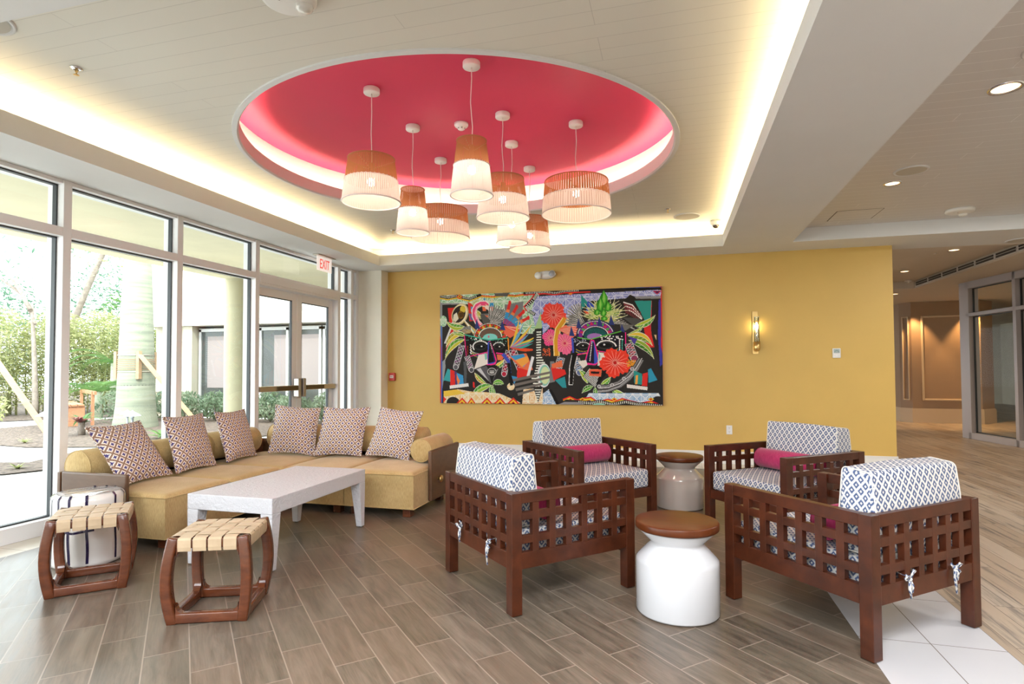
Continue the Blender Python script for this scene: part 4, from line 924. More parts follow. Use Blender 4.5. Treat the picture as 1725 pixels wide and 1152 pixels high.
# access hatch in the right-hand ceiling
hp = [(1.70, 7.25), (2.14, 7.25), (2.14, 6.82), (1.70, 6.82)]
hm = MB().use(mat('hatch_gap', (.10, .09, .08), .9))
for i in range(4):
    a, b = Vector(hp[i]+(2.8985,)), Vector(hp[(i+1) % 4]+(2.8985,)); d = (b-a).normalized()*.004; s_ = Vector((-d.y, d.x, 0)); hm.quad(a-s_, b-s_, b+s_, a+s_)
hh = hm.build('access_hatch', norm=False); tag(hh, 'square access hatch outlined in the right-hand ceiling', 'access hatch')
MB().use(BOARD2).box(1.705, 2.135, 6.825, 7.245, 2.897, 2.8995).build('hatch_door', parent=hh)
# exit sign over the doors
es = empty('exit_sign', (-4.42, 6.70, S), 0, 'clear edge-lit exit sign with red letters hanging above the glass doors', 'exit sign')
B(-.045, .045, -.20, .20, -.012, 0).build('mounting_plate', STEEL, es, bevel=.002)
MB().use(mat('frosted_exit_panel', (.80, .74, .70), .2, emit=(1, .88, .82), estr=.38)).box(-.005, .003, -.165, .165, -.20, -.012).build('sign_panel', parent=es, bevel=.002)
fc = bpy.data.curves.new('exit_text', 'FONT'); fc.body = 'EXIT'; fc.size = .175; fc.align_x = 'CENTER'; fc.extrude = .001; fc.offset = .0008
tmp = bpy.data.objects.new('tmp_text', fc); C.objects.link(tmp); bpy.context.view_layer.update()
me = bpy.data.meshes.new_from_object(tmp.evaluated_get(bpy.context.evaluated_depsgraph_get())); bpy.data.objects.remove(tmp)
me.materials.clear(); me.materials.append(EXITR); eo = bpy.data.objects.new('exit_letters', me); C.objects.link(eo); eo.parent = es
eo.rotation_euler = (R(90), 0, R(90)); eo.location = (.0045, 0, -.168); eo.scale = (.62, 1, 1)
# wall things on the yellow wall
def wallthing(name, x, z, label, cat): return empty(name, (x, WY, z), 0, label, cat)
t = wallthing('fire_alarm_pull', -4.121, 1.137, 'small red fire alarm pull station on the yellow wall by the corner column', 'fire alarm')
RED = mat('red_alarm_plastic', (.55, .03, .02), .35); B(-.05, .05, -.045, 0, -.06, .06).build('housing', RED, t, bevel=.006); B(-.03, .03, -.052, -.045, -.02, .02).build('pull_bar', WHITEP, t, bevel=.003); B(-.022, .022, -.0535, -.052, -.006, .004).build('handle_mark', mat('dark_red', (.25, .02, .02), .4), t)
t = wallthing('emergency_light', -1.72, 2.578, 'white twin-head emergency light high on the yellow wall above the painting', 'emergency light')
MB().use(WHITEP).lathe([(.001, 0), (.14, 0), (.145, -.02), (.12, -.05), (.06, -.066), (.001, -.068)], 36, sy=.42, axis='y').build('housing', parent=t)
for sx, zz, mm in ((-.105, -.012, mat('clear_lamp_lens', (.85, .86, .8), .1, coat=1)), (.095, .004, mat('dim_lamp_lens', (.30, .30, .32), .2, coat=1))):
    h2 = MB().use(WHITEP).lathe([(.001, -.03), (.044, -.03), (.050, -.075), (.050, -.088), (.042, -.092)], 24, (sx, 0, zz), axis='y').build('lamp_head', parent=t)
    MB().use(mm).lathe([(.042, -.090), (.030, -.096), (.001, -.099)], 24, (sx, 0, zz), axis='y').build('lens', parent=h2)
t = wallthing('wall_sconce', 1.028, 1.70, 'slim brass wall sconce with clear glass tube on the yellow wall', 'wall lamp')
MB().use(BRASS).box(-.034, -.030, -.012, 0, -.275, .275).box(.030, .034, -.012, 0, -.275, .275).box(-.034, .034, -.012, 0, .271, .275).box(-.034, .034, -.012, 0, -.275, -.271).box(-.03, .03, -.004, 0, -.271, .271).build('back_plate', parent=t)
MB().use(BRASS).lathe([(.001, -.245), (.020, -.240), (.034, -.222), (.039, -.200), (.039, -.118), (.001, -.118)], 28, (.012, -.065, 0)).build('cup', parent=t)
MB().use(GLASS).lathe([(.028, -.12), (.028, .205)], 24, (.012, -.065, 0)).build('glass_tube', parent=t, norm=False)
MB().use(BRASS).lathe([(.030, .140), (.034, .140), (.034, .150), (.030, .150), (.030, .140)], 24, (.012, -.065, 0)).box(-.004, .028, -.05, 0, .142, .148).build('ring_holder', parent=t)
MB().use(mat('glowing_filament_bulb', (1, .85, .6), .4, emit=(1, .80, .48), estr=30)).lathe([(.001, .03), (.012, .045), (.018, .07), (.016, .095), (.006, .125), (.001, .13)], 16, (.012, -.065, 0)).build('bulb', parent=t)
MB().use(CHROME).lathe([(.001, -.118), (.011, -.118), (.011, .015), (.007, .018), (.007, .032), (.001, .032)], 14, (.012, -.065, 0)).build('candle_stem', parent=t)
lamp('sconce_glow', 'POINT', (1.04, WY-.065, 1.78), 1.2, (1, .66, .28), shadow_soft_size=.015)
t = wallthing('thermostat', 1.966, 1.425, 'small white square thermostat on the yellow wall right of the sconce', 'thermostat')
B(-.045, .045, -.022, 0, -.06, .06).build('housing', WHITEP, t, bevel=.004); B(-.034, .034, -.0235, -.022, .0, .05).build('display', mat('grey_display', (.42, .50, .50), .2), t)
MB().use(mat('display_arc', (.05, .2, .2), .4)).tube([(-.024+.004*k, -.024, .012+.022*math.sin(math.pi*k/12)) for k in range(13)], .002, 5).build('display_dial', parent=t)
B(-.012, .012, -.024, -.022, -.04, -.02).build('button', mat('pale_button', (.9, .9, .92), .4), t, bevel=.003)
t = wallthing('power_outlet', .696, .441, 'white double power outlet low on the yellow wall above the rear drum table', 'outlet')
B(-.036, .036, -.008, 0, -.058, .058).build('cover_plate', WHITEP, t, bevel=.002)
for z in (-.024, .024):
    so_ = B(-.017, .017, -.010, -.008, z-.017, z+.017).build('socket', WHITEP, t, bevel=.004); MB().use(DARKM).box(-.008, -.0055, -.0105, -.0099, z, z+.009).box(.0055, .008, -.0105, -.0099, z, z+.009).box(-.002, .002, -.0105, -.0099, z-.011, z-.006).build('slots', parent=so_)
# far dining chair glimpsed past the end of the yellow wall
t = empty('dining_chair', (5.55, 18.2, 0), R(15), 'dark slatted wooden dining chair with yellow seat, glimpsed past the end of the yellow wall', 'chair')
for x in (-.2, .2):
    for y in (-.2, .2): B(x-.02, x+.02, y-.02, y+.02, 0, 1.05 if y > 0 else .44).build('leg', CHAIRWOOD, t)
B(-.24, .24, -.24, .24, .36, .47).build('seat', mat('yellow_seat_cloth', (.55, .30, .02), .7), t, bevel=.02)
mb = MB().use(CHAIRWOOD); mb.box(-.22, .22, .18, .22, 1.0, 1.06)
for k in range(6): x = -.17+k*.068; mb.bar((x, .20, .48), (x+.01, .23, 1.0), .022, .015)
mb.build('backrest', parent=t)
# ================================================================== PAINTING (a printed canvas: coloured points on a fine grid)
GX, GZ = 760, 380
PX0, PX1, PZ0, PZ1 = -3.330, -.133, .748, 2.345
s_g, t_g = np.meshgrid(np.linspace(0, 1, GX+1), np.linspace(0, 1, GZ+1))          # t from the top
# drawing frame: x 0..1600, y 0..800
XX, YY = s_g*1600, t_g*800
IMG = np.zeros((GZ+1, GX+1, 3)); 
def rgb(c):
    if isinstance(c, str): c = [int(c[i:i+2], 16)/255 for i in (0, 2, 4)]; return np.array([x**2.2 for x in c])
    return np.array(c)
def D(x, y):          # from measured picture-crop pixels to the drawing frame
    s = (x-57)/(1603+10*max(0, min(1, (y-100)/800))); top = 122-60*s; bot = 897+21*s; return (s*1600, (y-top)/(bot-top)*800)
def sl(x0, x1, y0, y1):
    j0, j1 = max(0, int(x0/1600*GX)-1), min(GX+1, int(x1/1600*GX)+3); i0, i1 = max(0, int(y0/800*GZ)-1), min(GZ+1, int(y1/800*GZ)+3)
    return slice(i0, max(i0, i1)), slice(j0, max(j0, j1))
def pmask(P):
    xs = [p[0] for p in P]; ys = [p[1] for p in P]; S_ = sl(min(xs), max(xs), min(ys), max(ys)); X, Y = XX[S_], YY[S_]; m = np.zeros(X.shape, bool)
    for i in range(len(P)):
        (xa, ya), (xb, yb) = P[i], P[i-1]
        if ya == yb: continue
        m ^= ((ya > Y) != (yb > Y)) & (X < (xb-xa)*(Y-ya)/(yb-ya)+xa)
    return S_, m
def fill(S_, m, col, tex=None):
    c = rgb(col); sub = IMG[S_]
    if tex is None: sub[m] = c
    else: k = tex(XX[S_], YY[S_]); c2 = rgb(tex.c2); sub[m] = np.where(k[m][:, None], c, c2)
def poly(pts, col, raw=False, tex=None): P = pts if raw else [D(*p) for p in pts]; S_, m = pmask(P); fill(S_, m, col, tex)
def ell(x, y, rx, ry, col, rot=0, raw=False, tex=None):
    n = 40; cx_, cy_ = (x, y); P = [(cx_+rx*math.cos(a)*math.cos(rot)-ry*math.sin(a)*math.sin(rot), cy_+rx*math.cos(a)*math.sin(rot)+ry*math.sin(a)*math.cos(rot)) for a in [2*math.pi*k/n for k in range(n)]]
    poly(P, col, raw, tex)
def line(pts, w, col, w2=None):
    P = [np.array(p, float) for p in pts]; n = len(P); L, Rr = [], []
    for i, p in enumerate(P):
        d = P[min(i+1, n-1)]-P[max(i-1, 0)]; d = d/(np.hypot(*d)+1e-9); q = np.array([-d[1], d[0]]); ww = (w+((w2 if w2 is not None else w)-w)*i/(n-1))/2
        L.append(tuple(p+q*ww)); Rr.append(tuple(p-q*ww))
    poly(L+Rr[::-1], col)
def curve(p0, p1, bend, n=10):
    a, b = np.array(p0, float), np.array(p1, float); d = b-a; q = np.array([-d[1], d[0]]); return [tuple(a+d*t+q*bend*4*t*(1-t)) for t in [i/n for i in range(n+1)]]
def leaf(p0, p1, w, col, col2='d8c83a', vein='e8e4c0', bend=.12, n=12, edge='f0f0e0'):
    c = curve(p0, p1, bend, n)
    def shape(k): 
        L, Rr = [], []
        for i, p in enumerate(c):
            a = np.array(c[min(i+1, n)])-np.array(c[max(i-1, 0)]); a = a/(np.hypot(*a)+1e-9); q = np.array([-a[1], a[0]]); ww = w*k*math.sin(math.pi*(i/n)**.8)/2
            L.append(tuple(np.array(p)+q*ww)); Rr.append(tuple(np.array(p)-q*ww))
        return L, Rr
    if edge: L, Rr = shape(1.16); poly(L+Rr[::-1], edge)
    L, Rr = shape(1); poly(L+c[::-1], col); poly(Rr+c[::-1], col2)
    for i in range(1, n): line([c[i], L[i-1]], 1.6, vein if i % 2 else '2f6a1e')
    line(c, 3.2, vein)
def dots(pts, r, col):
    for x, y in pts: ell(x, y, r, r, col)
def arc(x, y, rx, ry, a0, a1, n): return [(x+rx*math.cos(R(a0+(a1-a0)*i/(n-1))), y+ry*math.sin(R(a0+(a1-a0)*i/(n-1)))) for i in range(n)]
class Geo:
    """square tiles of nested bars and little X figures"""
    def __init__(s, c2, p=58, ph=0): s.c2, s.p, s.ph = c2, p, ph
    def __call__(s, X, Y):
        u, v = (X/s.p+s.ph) % 1, (Y/s.p) % 1; a, b = np.abs(u-.5), np.abs(v-.5); chk = (np.floor(X/s.p+s.ph)+np.floor(Y/s.p)) % 2 == 0
        m = np.maximum(a, b); ring_ = ((m*9) % 1) > .45; diag = np.abs(a-b) < .05
        return np.where(chk, ring_ & ~diag, ((np.where(a > b, a, b)*7) % 1 > .5) & ~diag)
class Stripe:
    def __init__(s, c2, p, ang=0, duty=.5): s.c2, s.p, s.a, s.d = c2, p, R(ang), duty
    def __call__(s, X, Y): return ((X*math.cos(s.a)+Y*math.sin(s.a))/s.p) % 1 < s.d
DK = '2c2a29'
def chips(x0, y0, w, h, ang, cols, seed):
    rr = random.Random(seed); 
    for k in range(len(cols)):
        q = y0+h*k/len(cols); q1 = y0+h*(k+1)/len(cols)
        def rt(x, y): dx, dy = x-x0, y-y0; return (x0+dx*math.cos(ang)-dy*math.sin(ang), y0+dx*math.sin(ang)+dy*math.cos(ang))
        poly([rt(x0, q+rr.uniform(-4, 4)), rt(x0+w, q+rr.uniform(-8, 8)), rt(x0+w, q1+rr.uniform(-4, 4)), rt(x0, q1)], cols[k])
# ground
IMG[:] = rgb(DK)
poly([(57, 122), (820, 90), (800, 190), (640, 210), (560, 400), (770, 400), (780, 300), (760, 180), (600, 210), (57, 190)], '5fae6c', tex=Geo('dfe9dc', 62))
poly([(57, 120), (780, 95), (740, 200), (700, 225), (560, 230), (300, 178), (57, 178)], '4fa55e', tex=Geo('dce8da', 62))
poly([(560, 180), (790, 150), (800, 400), (700, 390), (640, 300)], '4fa55e', tex=Geo('dce8da', 62))
poly([(560, 190), (700, 165), (690, 300), (560, 330)], '77777a'); 
poly([(790, 130), (1660, 85), (1660, 132), (1200, 140), (1120, 200), (1080, 260), (910, 330), (830, 420), (780, 330), (760, 230)], '3a4fb4', tex=Geo('cfd3ec', 60, .2))
poly([(1120, 130), (1660, 95), (1660, 130), (1440, 145), (1120, 170)], '4453b0', tex=Geo('d0d4ec', 52, .3))
# left collage
poly([(57, 178), (215, 178), (215, 200), (57, 190)], '8c8c90'); poly([(57, 170), (85, 180), (100, 640), (60, 890)], '8d9296'); poly([(57, 400), (75, 500), (75, 897), (57, 897)], 'c8402e'); poly([(64, 300), (72, 300), (76, 897), (66, 897)], '2f5fb0')
poly([(75, 190), (300, 185), (310, 400), (75, 600)], DK)
poly([(118, 213), (205, 208), (160, 520), (102, 525), (140, 400)], 'd4302b'); poly([(215, 170), (235, 172), (100, 470), (88, 470)], 'd9dad8')
poly([(276, 170), (330, 190), (360, 300), (290, 310)], 'd23a30'); poly([(300, 200), (350, 215), (350, 260), (300, 240)], '3c8fc4'); poly([(280, 250), (350, 265), (350, 300), (300, 300)], '6c5b94')
ell(83, 308, 30, 40, '4fa55e', tex=Geo('dce8da', 46))
for x, c1_, c2_ in ((405, '3c8fc4', 'e9d9c0'), (462, 'e0d6bc', '3c8fc4')): poly([(x-12, 175), (x, 125), (x+12, 175)], c1_); poly([(x-14, 175), (x+14, 175), (x+16, 205), (x-16, 205)], c2_); poly([(x-16, 205), (x+16, 205), (x+12, 235), (x-12, 235)], 'e2704a')
# pineapple crown, flamingo
for k in range(26): a = R(-150+k*5); leaf((352, 215), (352+78*math.cos(a)*.9, 215+85*math.sin(a)), 9, '3d7d22', '9fb83a', bend=.05*(-1)**k, n=6, edge=None)
for k in range(12): a = R(60+k*12); leaf((375, 245), (375+50*math.cos(a), 245+50*math.sin(a)), 10, '4a7a22', 'b0a830', n=5, edge=None)
poly([(375, 255), (500, 250), (470, 310), (400, 320)], '6c6c6c'); poly([(395, 262), (440, 270), (420, 290)], 'e2704a')
line([(398, 360), (352, 318), (326, 268), (325, 228), (345, 195), (378, 178), (410, 178), (430, 196)], 40, 'f2eeea'); line([(398, 355), (352, 318), (328, 268), (327, 228), (347, 197), (378, 182), (410, 181), (430, 197)], 30, 'e9507e'); line([(390, 345), (348, 300), (334, 250), (345, 210), (378, 188)], 11, 'f7b4c4')
poly([(415, 185), (437, 200), (462, 226), (452, 262), (440, 255), (436, 228), (410, 215)], 'f3ded6'); poly([(446, 232), (464, 228), (455, 265), (446, 262)], '2a2424'); ell(418, 193, 4, 4, 'e8d040')
# trumpet bell
ell(215, 258, 62, 82, 'c9b98a', R(28)); ell(213, 256, 55, 74, 'f0e6c0', R(28)); ell(207, 258, 48, 66, '2e2622', R(28)); poly([(165, 262), (190, 245), (205, 290), (180, 315), (160, 300)], 'e6dfc8'); ell(238, 222, 22, 26, 'd9c04a'); ell(222, 262, 22, 28, '7a5a20'); poly([(205, 250), (245, 240), (240, 275), (212, 285)], '4a3418')
line([(248, 305), (338, 395)], 10, 'c8b070', 40); line([(250, 300), (325, 390)], 5, 'f0f0ea', 14); poly([(300, 350), (338, 395), (318, 385)], '8ac4b4')
# wings
def wing(x, y, dx, dy, n, L, c1_='6a6a6a', c2_='2c2c2c', spread=70, a0=-100):
    for k in range(n):
        a = R(a0+spread*k/(n-1)); l_ = L*(.55+.45*math.sin(math.pi*(.25+.6*k/(n-1))))
        e = (x+dx*k/n+l_*math.cos(a), y+dy*k/n+l_*math.sin(a)); line([(x+dx*k/n, y+dy*k/n), e], 13, 'e4e4e0', 10); line([(x+dx*k/n, y+dy*k/n), e], 9, c1_ if k % 2 else c2_, 6)
wing(440, 330, 40, 8, 13, 150, spread=75, a0=-88); poly([(372, 262), (400, 258), (450, 300), (440, 340), (400, 330)], '555553')
for k in range(14): line([(300, 345+k*3), (180-(k % 3)*6, 350+k*5)], 5, '9c9c98' if k % 2 else '4e4e4c', 2)
for k in range(6): line([(300, 372+k*4), (215, 370+k*7)], 3, 'c9a860', 1)
# leaves at the left
leaf((250, 345), (102, 305), 42, '5f9a38', 'a8b83c', bend=-.16); leaf((250, 395), (105, 500), 46, 'a99b2c', 'dcc040', bend=.2); leaf((255, 440), (98, 585), 44, '5c9a34', 'c4bc3c', bend=.16); leaf((260, 420), (150, 400), 30, '4d8a2e', '8cab38')
leaf((160, 370), (220, 385), 14, '4d8a2e', 'd0a030')
# left mask
ell(450, 430, 130, 112, '3a2c24'); ell(450, 430, 118, 100, 'c83a2c')
for k in range(11):
    a0, a1 = R(190+k*15), R(198+k*15); am = (a0+a1)/2; poly([(450+92*math.cos(a0-.06), 430+80*math.sin(a0-.06)), (450+92*math.cos(a1+.06), 430+80*math.sin(a1+.06)), (450+118*math.cos(am), 430+104*math.sin(am))], 'd8b838' if k % 2 else '3c5a30')
dots(arc(450, 430, 124, 106, 188, 352, 44), 3, 'f4f2ee'); ell(450, 425, 92, 74, '15120f'); dots(arc(450, 425, 88, 70, 185, 355, 34), 3.4, 'f4f2ee')
ell(450, 425, 82, 64, '1f6a58', tex=type('T', (), {'c2': '8a2a2a', '__call__': lambda s, X, Y: (np.arctan2(Y-320, X-380)*9) % 1 > .5})())
ell(450, 428, 55, 30, '7ecfc8'); ell(438, 420, 7, 9, 'd06a80')
poly([(250, 403), (440, 446), (585, 428), (590, 520), (560, 545), (500, 545), (430, 535), (262, 568)], '191614')
rr_ = random.Random(3)
dots([(rr_.uniform(265, 420), rr_.uniform(415, 452)) for _ in range(40)], 2.6, '78c0a8'); dots([(rr_.uniform(490, 575), rr_.uniform(440, 470)) for _ in range(20)], 2.4, '78c0a8'); dots([(rr_.uniform(300, 420), rr_.uniform(430, 450)) for _ in range(14)], 3.4, 'f4f2ee')
dots(arc(375, 492, 58, 40, 150, 330, 16), 5, 'f4f2ee'); dots(arc(515, 492, 42, 30, 200, 345, 12), 3.6, 'f4f2ee'); ell(375, 495, 46, 24, '2e2c2c'); ell(375, 493, 38, 15, '121010'); ell(384, 490, 6, 5, 'f0f0f0'); ell(515, 496, 38, 20, '2e2c2c'); ell(515, 494, 30, 13, '121010'); ell(520, 492, 5, 4, 'f0f0f0')
for q, cc in ((0, 'f4f2ee'), (9, 'e0d048'), (18, '3a5ac8'), (26, 'e0d048')): dots(arc(375, 500+q, 78-q*.4, 44, 30, 165, 18), 2.6, cc)
dots([(298+(k % 2)*4, 480+k*9) for k in range(8)], 4.4, 'f4f2ee'); dots([(276, 490+k*9) for k in range(7)], 3, 'd8402e')
line([(250, 410), (266, 568), (425, 533)], 7, 'ec2f86'); line([(252, 406), (440, 446), (585, 430)], 8, '3fae90'); line([(585, 430), (592, 560)], 9, 'e8902e'); line([(495, 538), (570, 548)], 8, 'ec2f86')
# nose
poly([(437, 455), (450, 448), (500, 590), (490, 620), (425, 632), (418, 610)], 'ec2f86'); poly([(430, 462), (448, 455), (490, 590), (480, 612), (430, 620)], '3a4fb4'); poly([(443, 460), (452, 455), (492, 600), (434, 612)], '141212'); dots([(452+k*3.2, 470+k*12) for k in range(11)], 3.6, 'f4f2ee'); poly([(462, 510), (468, 508), (492, 600), (480, 606)], '2c2c58')
# lower face
poly([(360, 552), (425, 540), (430, 618), (325, 655)], 'e9e1d8'); poly([(405, 545), (425, 542), (428, 580), (412, 590)], '7ac0b0'); leaf((480, 640), (562, 578), 34, '5f9a38', 'e0c83c'); poly([(500, 548), (560, 556), (540, 590), (505, 590)], 'e2704a')
poly([(325, 655), (425, 625), (500, 628), (540, 662), (462, 768), (450, 768)], '1c1a1a'); poly([(335, 655), (420, 630), (430, 645), (460, 762)], '55555a'); poly([(345, 655), (375, 645), (440, 740)], 'c4c4c8'); poly([(500, 632), (535, 660), (468, 756)], '2e2c2c'); poly([(500, 660), (512, 650), (468, 740)], '8a8a8c')
ell(462, 672, 36, 28, '6e6e6e'); ell(462, 672, 28, 21, '1c1a1a'); ell(462, 668, 22, 8, '8c8c8c'); ell(462, 680, 20, 7, 'b4b4b4'); line(arc(462, 672, 32, 25, 0, 360, 20), 3, 'c9c9c9')
leaf((330, 680), (440, 770), 30, 'c8a030', '8fae3a', bend=.1); leaf((462, 770), (295, 868), 44, '4f9a34', '9cc04a', bend=.12); leaf((470, 765), (558, 775), 36, '3f8a2e', '6cb03c', bend=-.25); leaf((465, 770), (470, 850), 30, '3f8a2e', '58a038'); leaf((470, 770), (505, 850), 18, '3f8a2e', '58a038')
# ear pods
def pod(p0, p1, w, c1_, c2_, seed):
    line([p0, p1], w+10, 'dfe0e2'); line([p0, p1], w+4, '3a3a3e'); rr = random.Random(seed); n = 7; a, b = np.array(p0, float), np.array(p1, float); d = (b-a)/n; q = np.array([-d[1], d[0]]); q = q/np.hypot(*q)*w/2
    for i in range(n):
        s0 = a+d*i; poly([tuple(s0-q), tuple(s0+q), tuple(s0+d+q*(.9 if i % 2 else -.9))], c1_ if i % 3 else '6a6a70'); poly([tuple(s0+d-q), tuple(s0+d+q), tuple(s0+q*.1)], c2_ if (i+seed) % 3 else '4a3040'); line([tuple(s0-q), tuple(s0+d+q)], 2.6, 'dfe0e2'); line([tuple(s0+q), tuple(s0+d-q)], 2, 'dfe0e2')
    ell(p1[0], p1[1], w/2+3, w/2+3, 'dfe0e2'); ell(p1[0], p1[1], w/2, w/2, c2_)
pod((232, 480), (182, 640), 34, '7a2a72', '5a5a60', 1); pod((270, 560), (305, 660), 32, '8a3a80', '4e4e54', 2); pod((590, 520), (555, 690), 34, '8a1c34', 'b02a40', 3); pod((615, 510), (690, 680), 44, '8a1c34', 'a82440', 4)
leaf((252, 600), (255, 755), 30, '4c5054', '5c6064', 'c0', 0) if False else line([(255, 600), (258, 690), (255, 755)], 26, '505458', 18)
# lower left
poly([(80, 740), (118, 650), (140, 660), (140, 745), (95, 735)], '3b9aa0'); poly([(138, 655), (172, 668), (178, 770), (138, 775)], 'd4302b'); poly([(172, 668), (190, 672), (195, 770), (180, 768)], '4c3a6c'); poly([(190, 680), (240, 700), (245, 765), (195, 768)], '3c8fc4'); poly([(188, 690), (215, 740), (200, 770), (190, 730)], 'e88040'); poly([(133, 772), (280, 755), (284, 778), (135, 795)], 'e9e7e4'); poly([(316, 745), (328, 748), (332, 788), (318, 786)], 'd4302b')
poly([(85, 815), (130, 812), (200, 798), (300, 815), (420, 820), (520, 830), (690, 900), (85, 900)], 'e0a840', tex=Geo('efe8cf', 56)); poly([(85, 812), (190, 800), (260, 830), (110, 850), (88, 850)], 'e8c048'); ell(160, 895, 52, 42, DK); poly([(84, 850), (108, 870), (84, 893)], 'd4302b')
poly([(470, 790), (560, 760), (700, 850), (690, 905), (560, 830)], DK)
for x in (232, 305, 425, 525, 625):
    w = 46 if x != 305 else 34; poly([(x-w, 900), (x, 858), (x+w, 905)], 'd8302a'); poly([(x-w*.68, 901), (x, 872), (x+w*.68, 905)], 'e8c838'); poly([(x-w*.38, 902), (x, 886), (x+w*.38, 905)], 'd8302a'); ell(x, 902, 8, 6, DK)
# fan of red and blue feathers, orange flower
for k, (x, y) in enumerate(((598, 175), (650, 205), (700, 240), (735, 285))):
    line([(560+k*14, 330+k*8), (x, y)], 30, 'd4302b', 20); ell(x, y, 11, 16, 'd4302b'); p = np.array((560+k*14, 330+k*8), float); q = np.array((x, y), float); a = p+(q-p)*.25; b = p+(q-p)*.55; line([tuple(a), tuple(b)], 28, '3c8fc4', 26); line([tuple(b), tuple(p+(q-p)*.68)], 26, 'e2804a', 25); line([tuple(p+(q-p)*.0), tuple(a)], 20, '7a4a80', 26)
poly([(552, 340), (640, 350), (690, 375), (600, 430), (555, 400)], 'e56a50')
for k in range(9): line([(560, 345), (690-(k % 3)*20, 372+k*6-20)], 5, 'f0c0b0' if k % 2 else 'e04838', 2)
ell(682, 378, 9, 9, '7a3020')
# bird-of-paradise bloom
for (x, y, c_, w) in ((762, 330, 'e8c040', 20), (790, 420, 'e8c040', 26), (770, 470, '3aa0a0', 26), (820, 510, 'd8502c', 24), (700, 320, '6aa8c8', 22), (668, 280, 'e8c040', 18), (790, 440, '38a898', 22), (740, 400, '6aa8c8', 20), (740, 380, 'c04888', 9), (770, 455, 'c04888', 8)):
    L = curve((600, 500), (x, y), .05, 8); line(L[:5], 4, c_, w); line(L[4:], w, c_, 1)
poly([(590, 560), (720, 540), (740, 580), (770, 660), (700, 670)], 'e2704a'); poly([(600, 560), (700, 545), (735, 600), (700, 640)], '3c8fc4'); poly([(640, 590), (730, 560), (740, 600), (690, 640)], 'e8a048'); poly([(655, 640), (735, 665), (740, 700), (650, 720)], 'd4302b'); poly([(600, 700), (655, 712), (630, 765), (610, 750)], '3c8fc4')
# centre column with black and white bands
poly([(830, 235), (836, 360), (782, 365)], 'a8c890'); poly([(838, 240), (842, 420), (836, 420)], '3c8fc4'); poly([(783, 365), (838, 360), (838, 900), (800, 895), (770, 700), (770, 500)], DK)
line([(805, 380), (812, 500), (828, 600), (790, 680), (775, 740), (805, 860)], 70, DK, 40)
for k in range(26):
    y = 385+k*18.5; xc = 812 if y < 560 else (812+(y-560)*.3 if y < 620 else 830-(y-620)*.5 if y < 700 else 790+(y-700)*.1); w = 17 if y < 560 else (34-abs(y-620)*.25 if y < 700 else max(4, 24-(y-760)*.2)); poly([(xc-w, y), (xc+w, y-3), (xc+w, y+6), (xc-w, y+8)], 'e8ece0')
poly([(700, 800), (840, 790), (845, 905), (690, 905)], 'e0a040', tex=Geo('f0e9d2', 56)); poly([(770, 780), (838, 790), (808, 895)], DK); 
for k in range(5): poly([(782+k*4, 800+k*17), (832-k*5, 800+k*17), (830-k*5, 808+k*17), (784+k*4, 808+k*17)], 'e8ece0')
poly([(885, 800), (940, 912), (840, 908), (845, 830)], '3a86c0', tex=Geo('e4e9ee', 50)); poly([(760, 562), (780, 568), (742, 712), (722, 708)], 'e4e4e6')
ell(850, 700, 48, 86, 'e4e4e6'); ell(855, 700, 40, 76, '88c4b4'); ell(858, 700, 33, 62, 'cfdca8')
for k in range(4): y = 738+k*33; e = 900-(k > 1)*60-(k > 2)*60; line([(612+k*15, y), (e, y-60+(k > 1)*16+(k > 2)*10)], 20, '6e6864', 16)
line([(545, 545), (590, 600), (600, 700), (625, 775)], 26, '3a4fb4', 18); line([(588, 610), (600, 700), (625, 775)], 24, '151414', 16); ell(606, 780, 28, 26, 'e0a840', tex=Geo('efe8cf', 36)); line([(600, 700), (612, 772)], 22, '151414')
# middle: hibiscus, golden frame drum
def hib(x, y, r, col, dark, petals=5, rot=0):
    for k in range(petals):
        a = rot+2*math.pi*k/petals; c_ = (x+r*.55*math.cos(a), y+r*.55*math.sin(a))
        P = []
        for i in range(36):
            b = 2*math.pi*i/36; q = r*(.48+.05*math.sin(b*9+k)); P.append((c_[0]+q*math.cos(b), c_[1]+q*math.sin(b)))
        poly(P, col)
    for k in range(petals*7): a = rot+2*math.pi*k/(petals*7); line([(x, y), (x+r*.85*math.cos(a), y+r*.85*math.sin(a))], 3.4, dark if k % 2 else 'f6b0a0', 1)
    ell(x, y, r*.12, r*.12, dark)
line([(1060, 265), (960, 330), (915, 420), (912, 500), (925, 560)], 16, '1a1614')
line([(1000, 285), (950, 360), (935, 450), (940, 560)], 44, 'c88a20', 40); line([(985, 285), (935, 360), (920, 450), (925, 560)], 9, 'f0dc98'); line([(1018, 300), (968, 370), (955, 450), (960, 560)], 8, 'f0dc98'); line([(1000, 290), (950, 365), (936, 450), (942, 560)], 7, '7a4a10'); ell(1018, 303, 14, 14, 'e0d0a0'); ell(945, 462, 14, 12, 'e8d080')
hib(920, 265, 92, 'e8493c', 'c02a28', rot=.3); hib(900, 430, 62, 'e8508c', 'c02a60', rot=.9); hib(1000, 470, 80, 'ec6a94', 'd0305a', rot=.1)
line([(1000, 285), (950, 360), (935, 450), (940, 560)], 26, 'd89a2c', 24); line([(985, 285), (935, 360), (920, 450), (925, 560)], 6, 'f0dc98')
dots([(rr_.uniform(842, 898), rr_.uniform(505, 560)) for _ in range(50)], 3.2, 'e8683c')
poly([(950, 370), (1000, 340), (1095, 330), (1095, 400), (1055, 430)], 'ee7a5c'); 
for k in range(10): line([(1090, 335+k*7), (955+k*6, 372+k*3)], 4, 'f6cdbc' if k % 2 else 'e05040', 2)
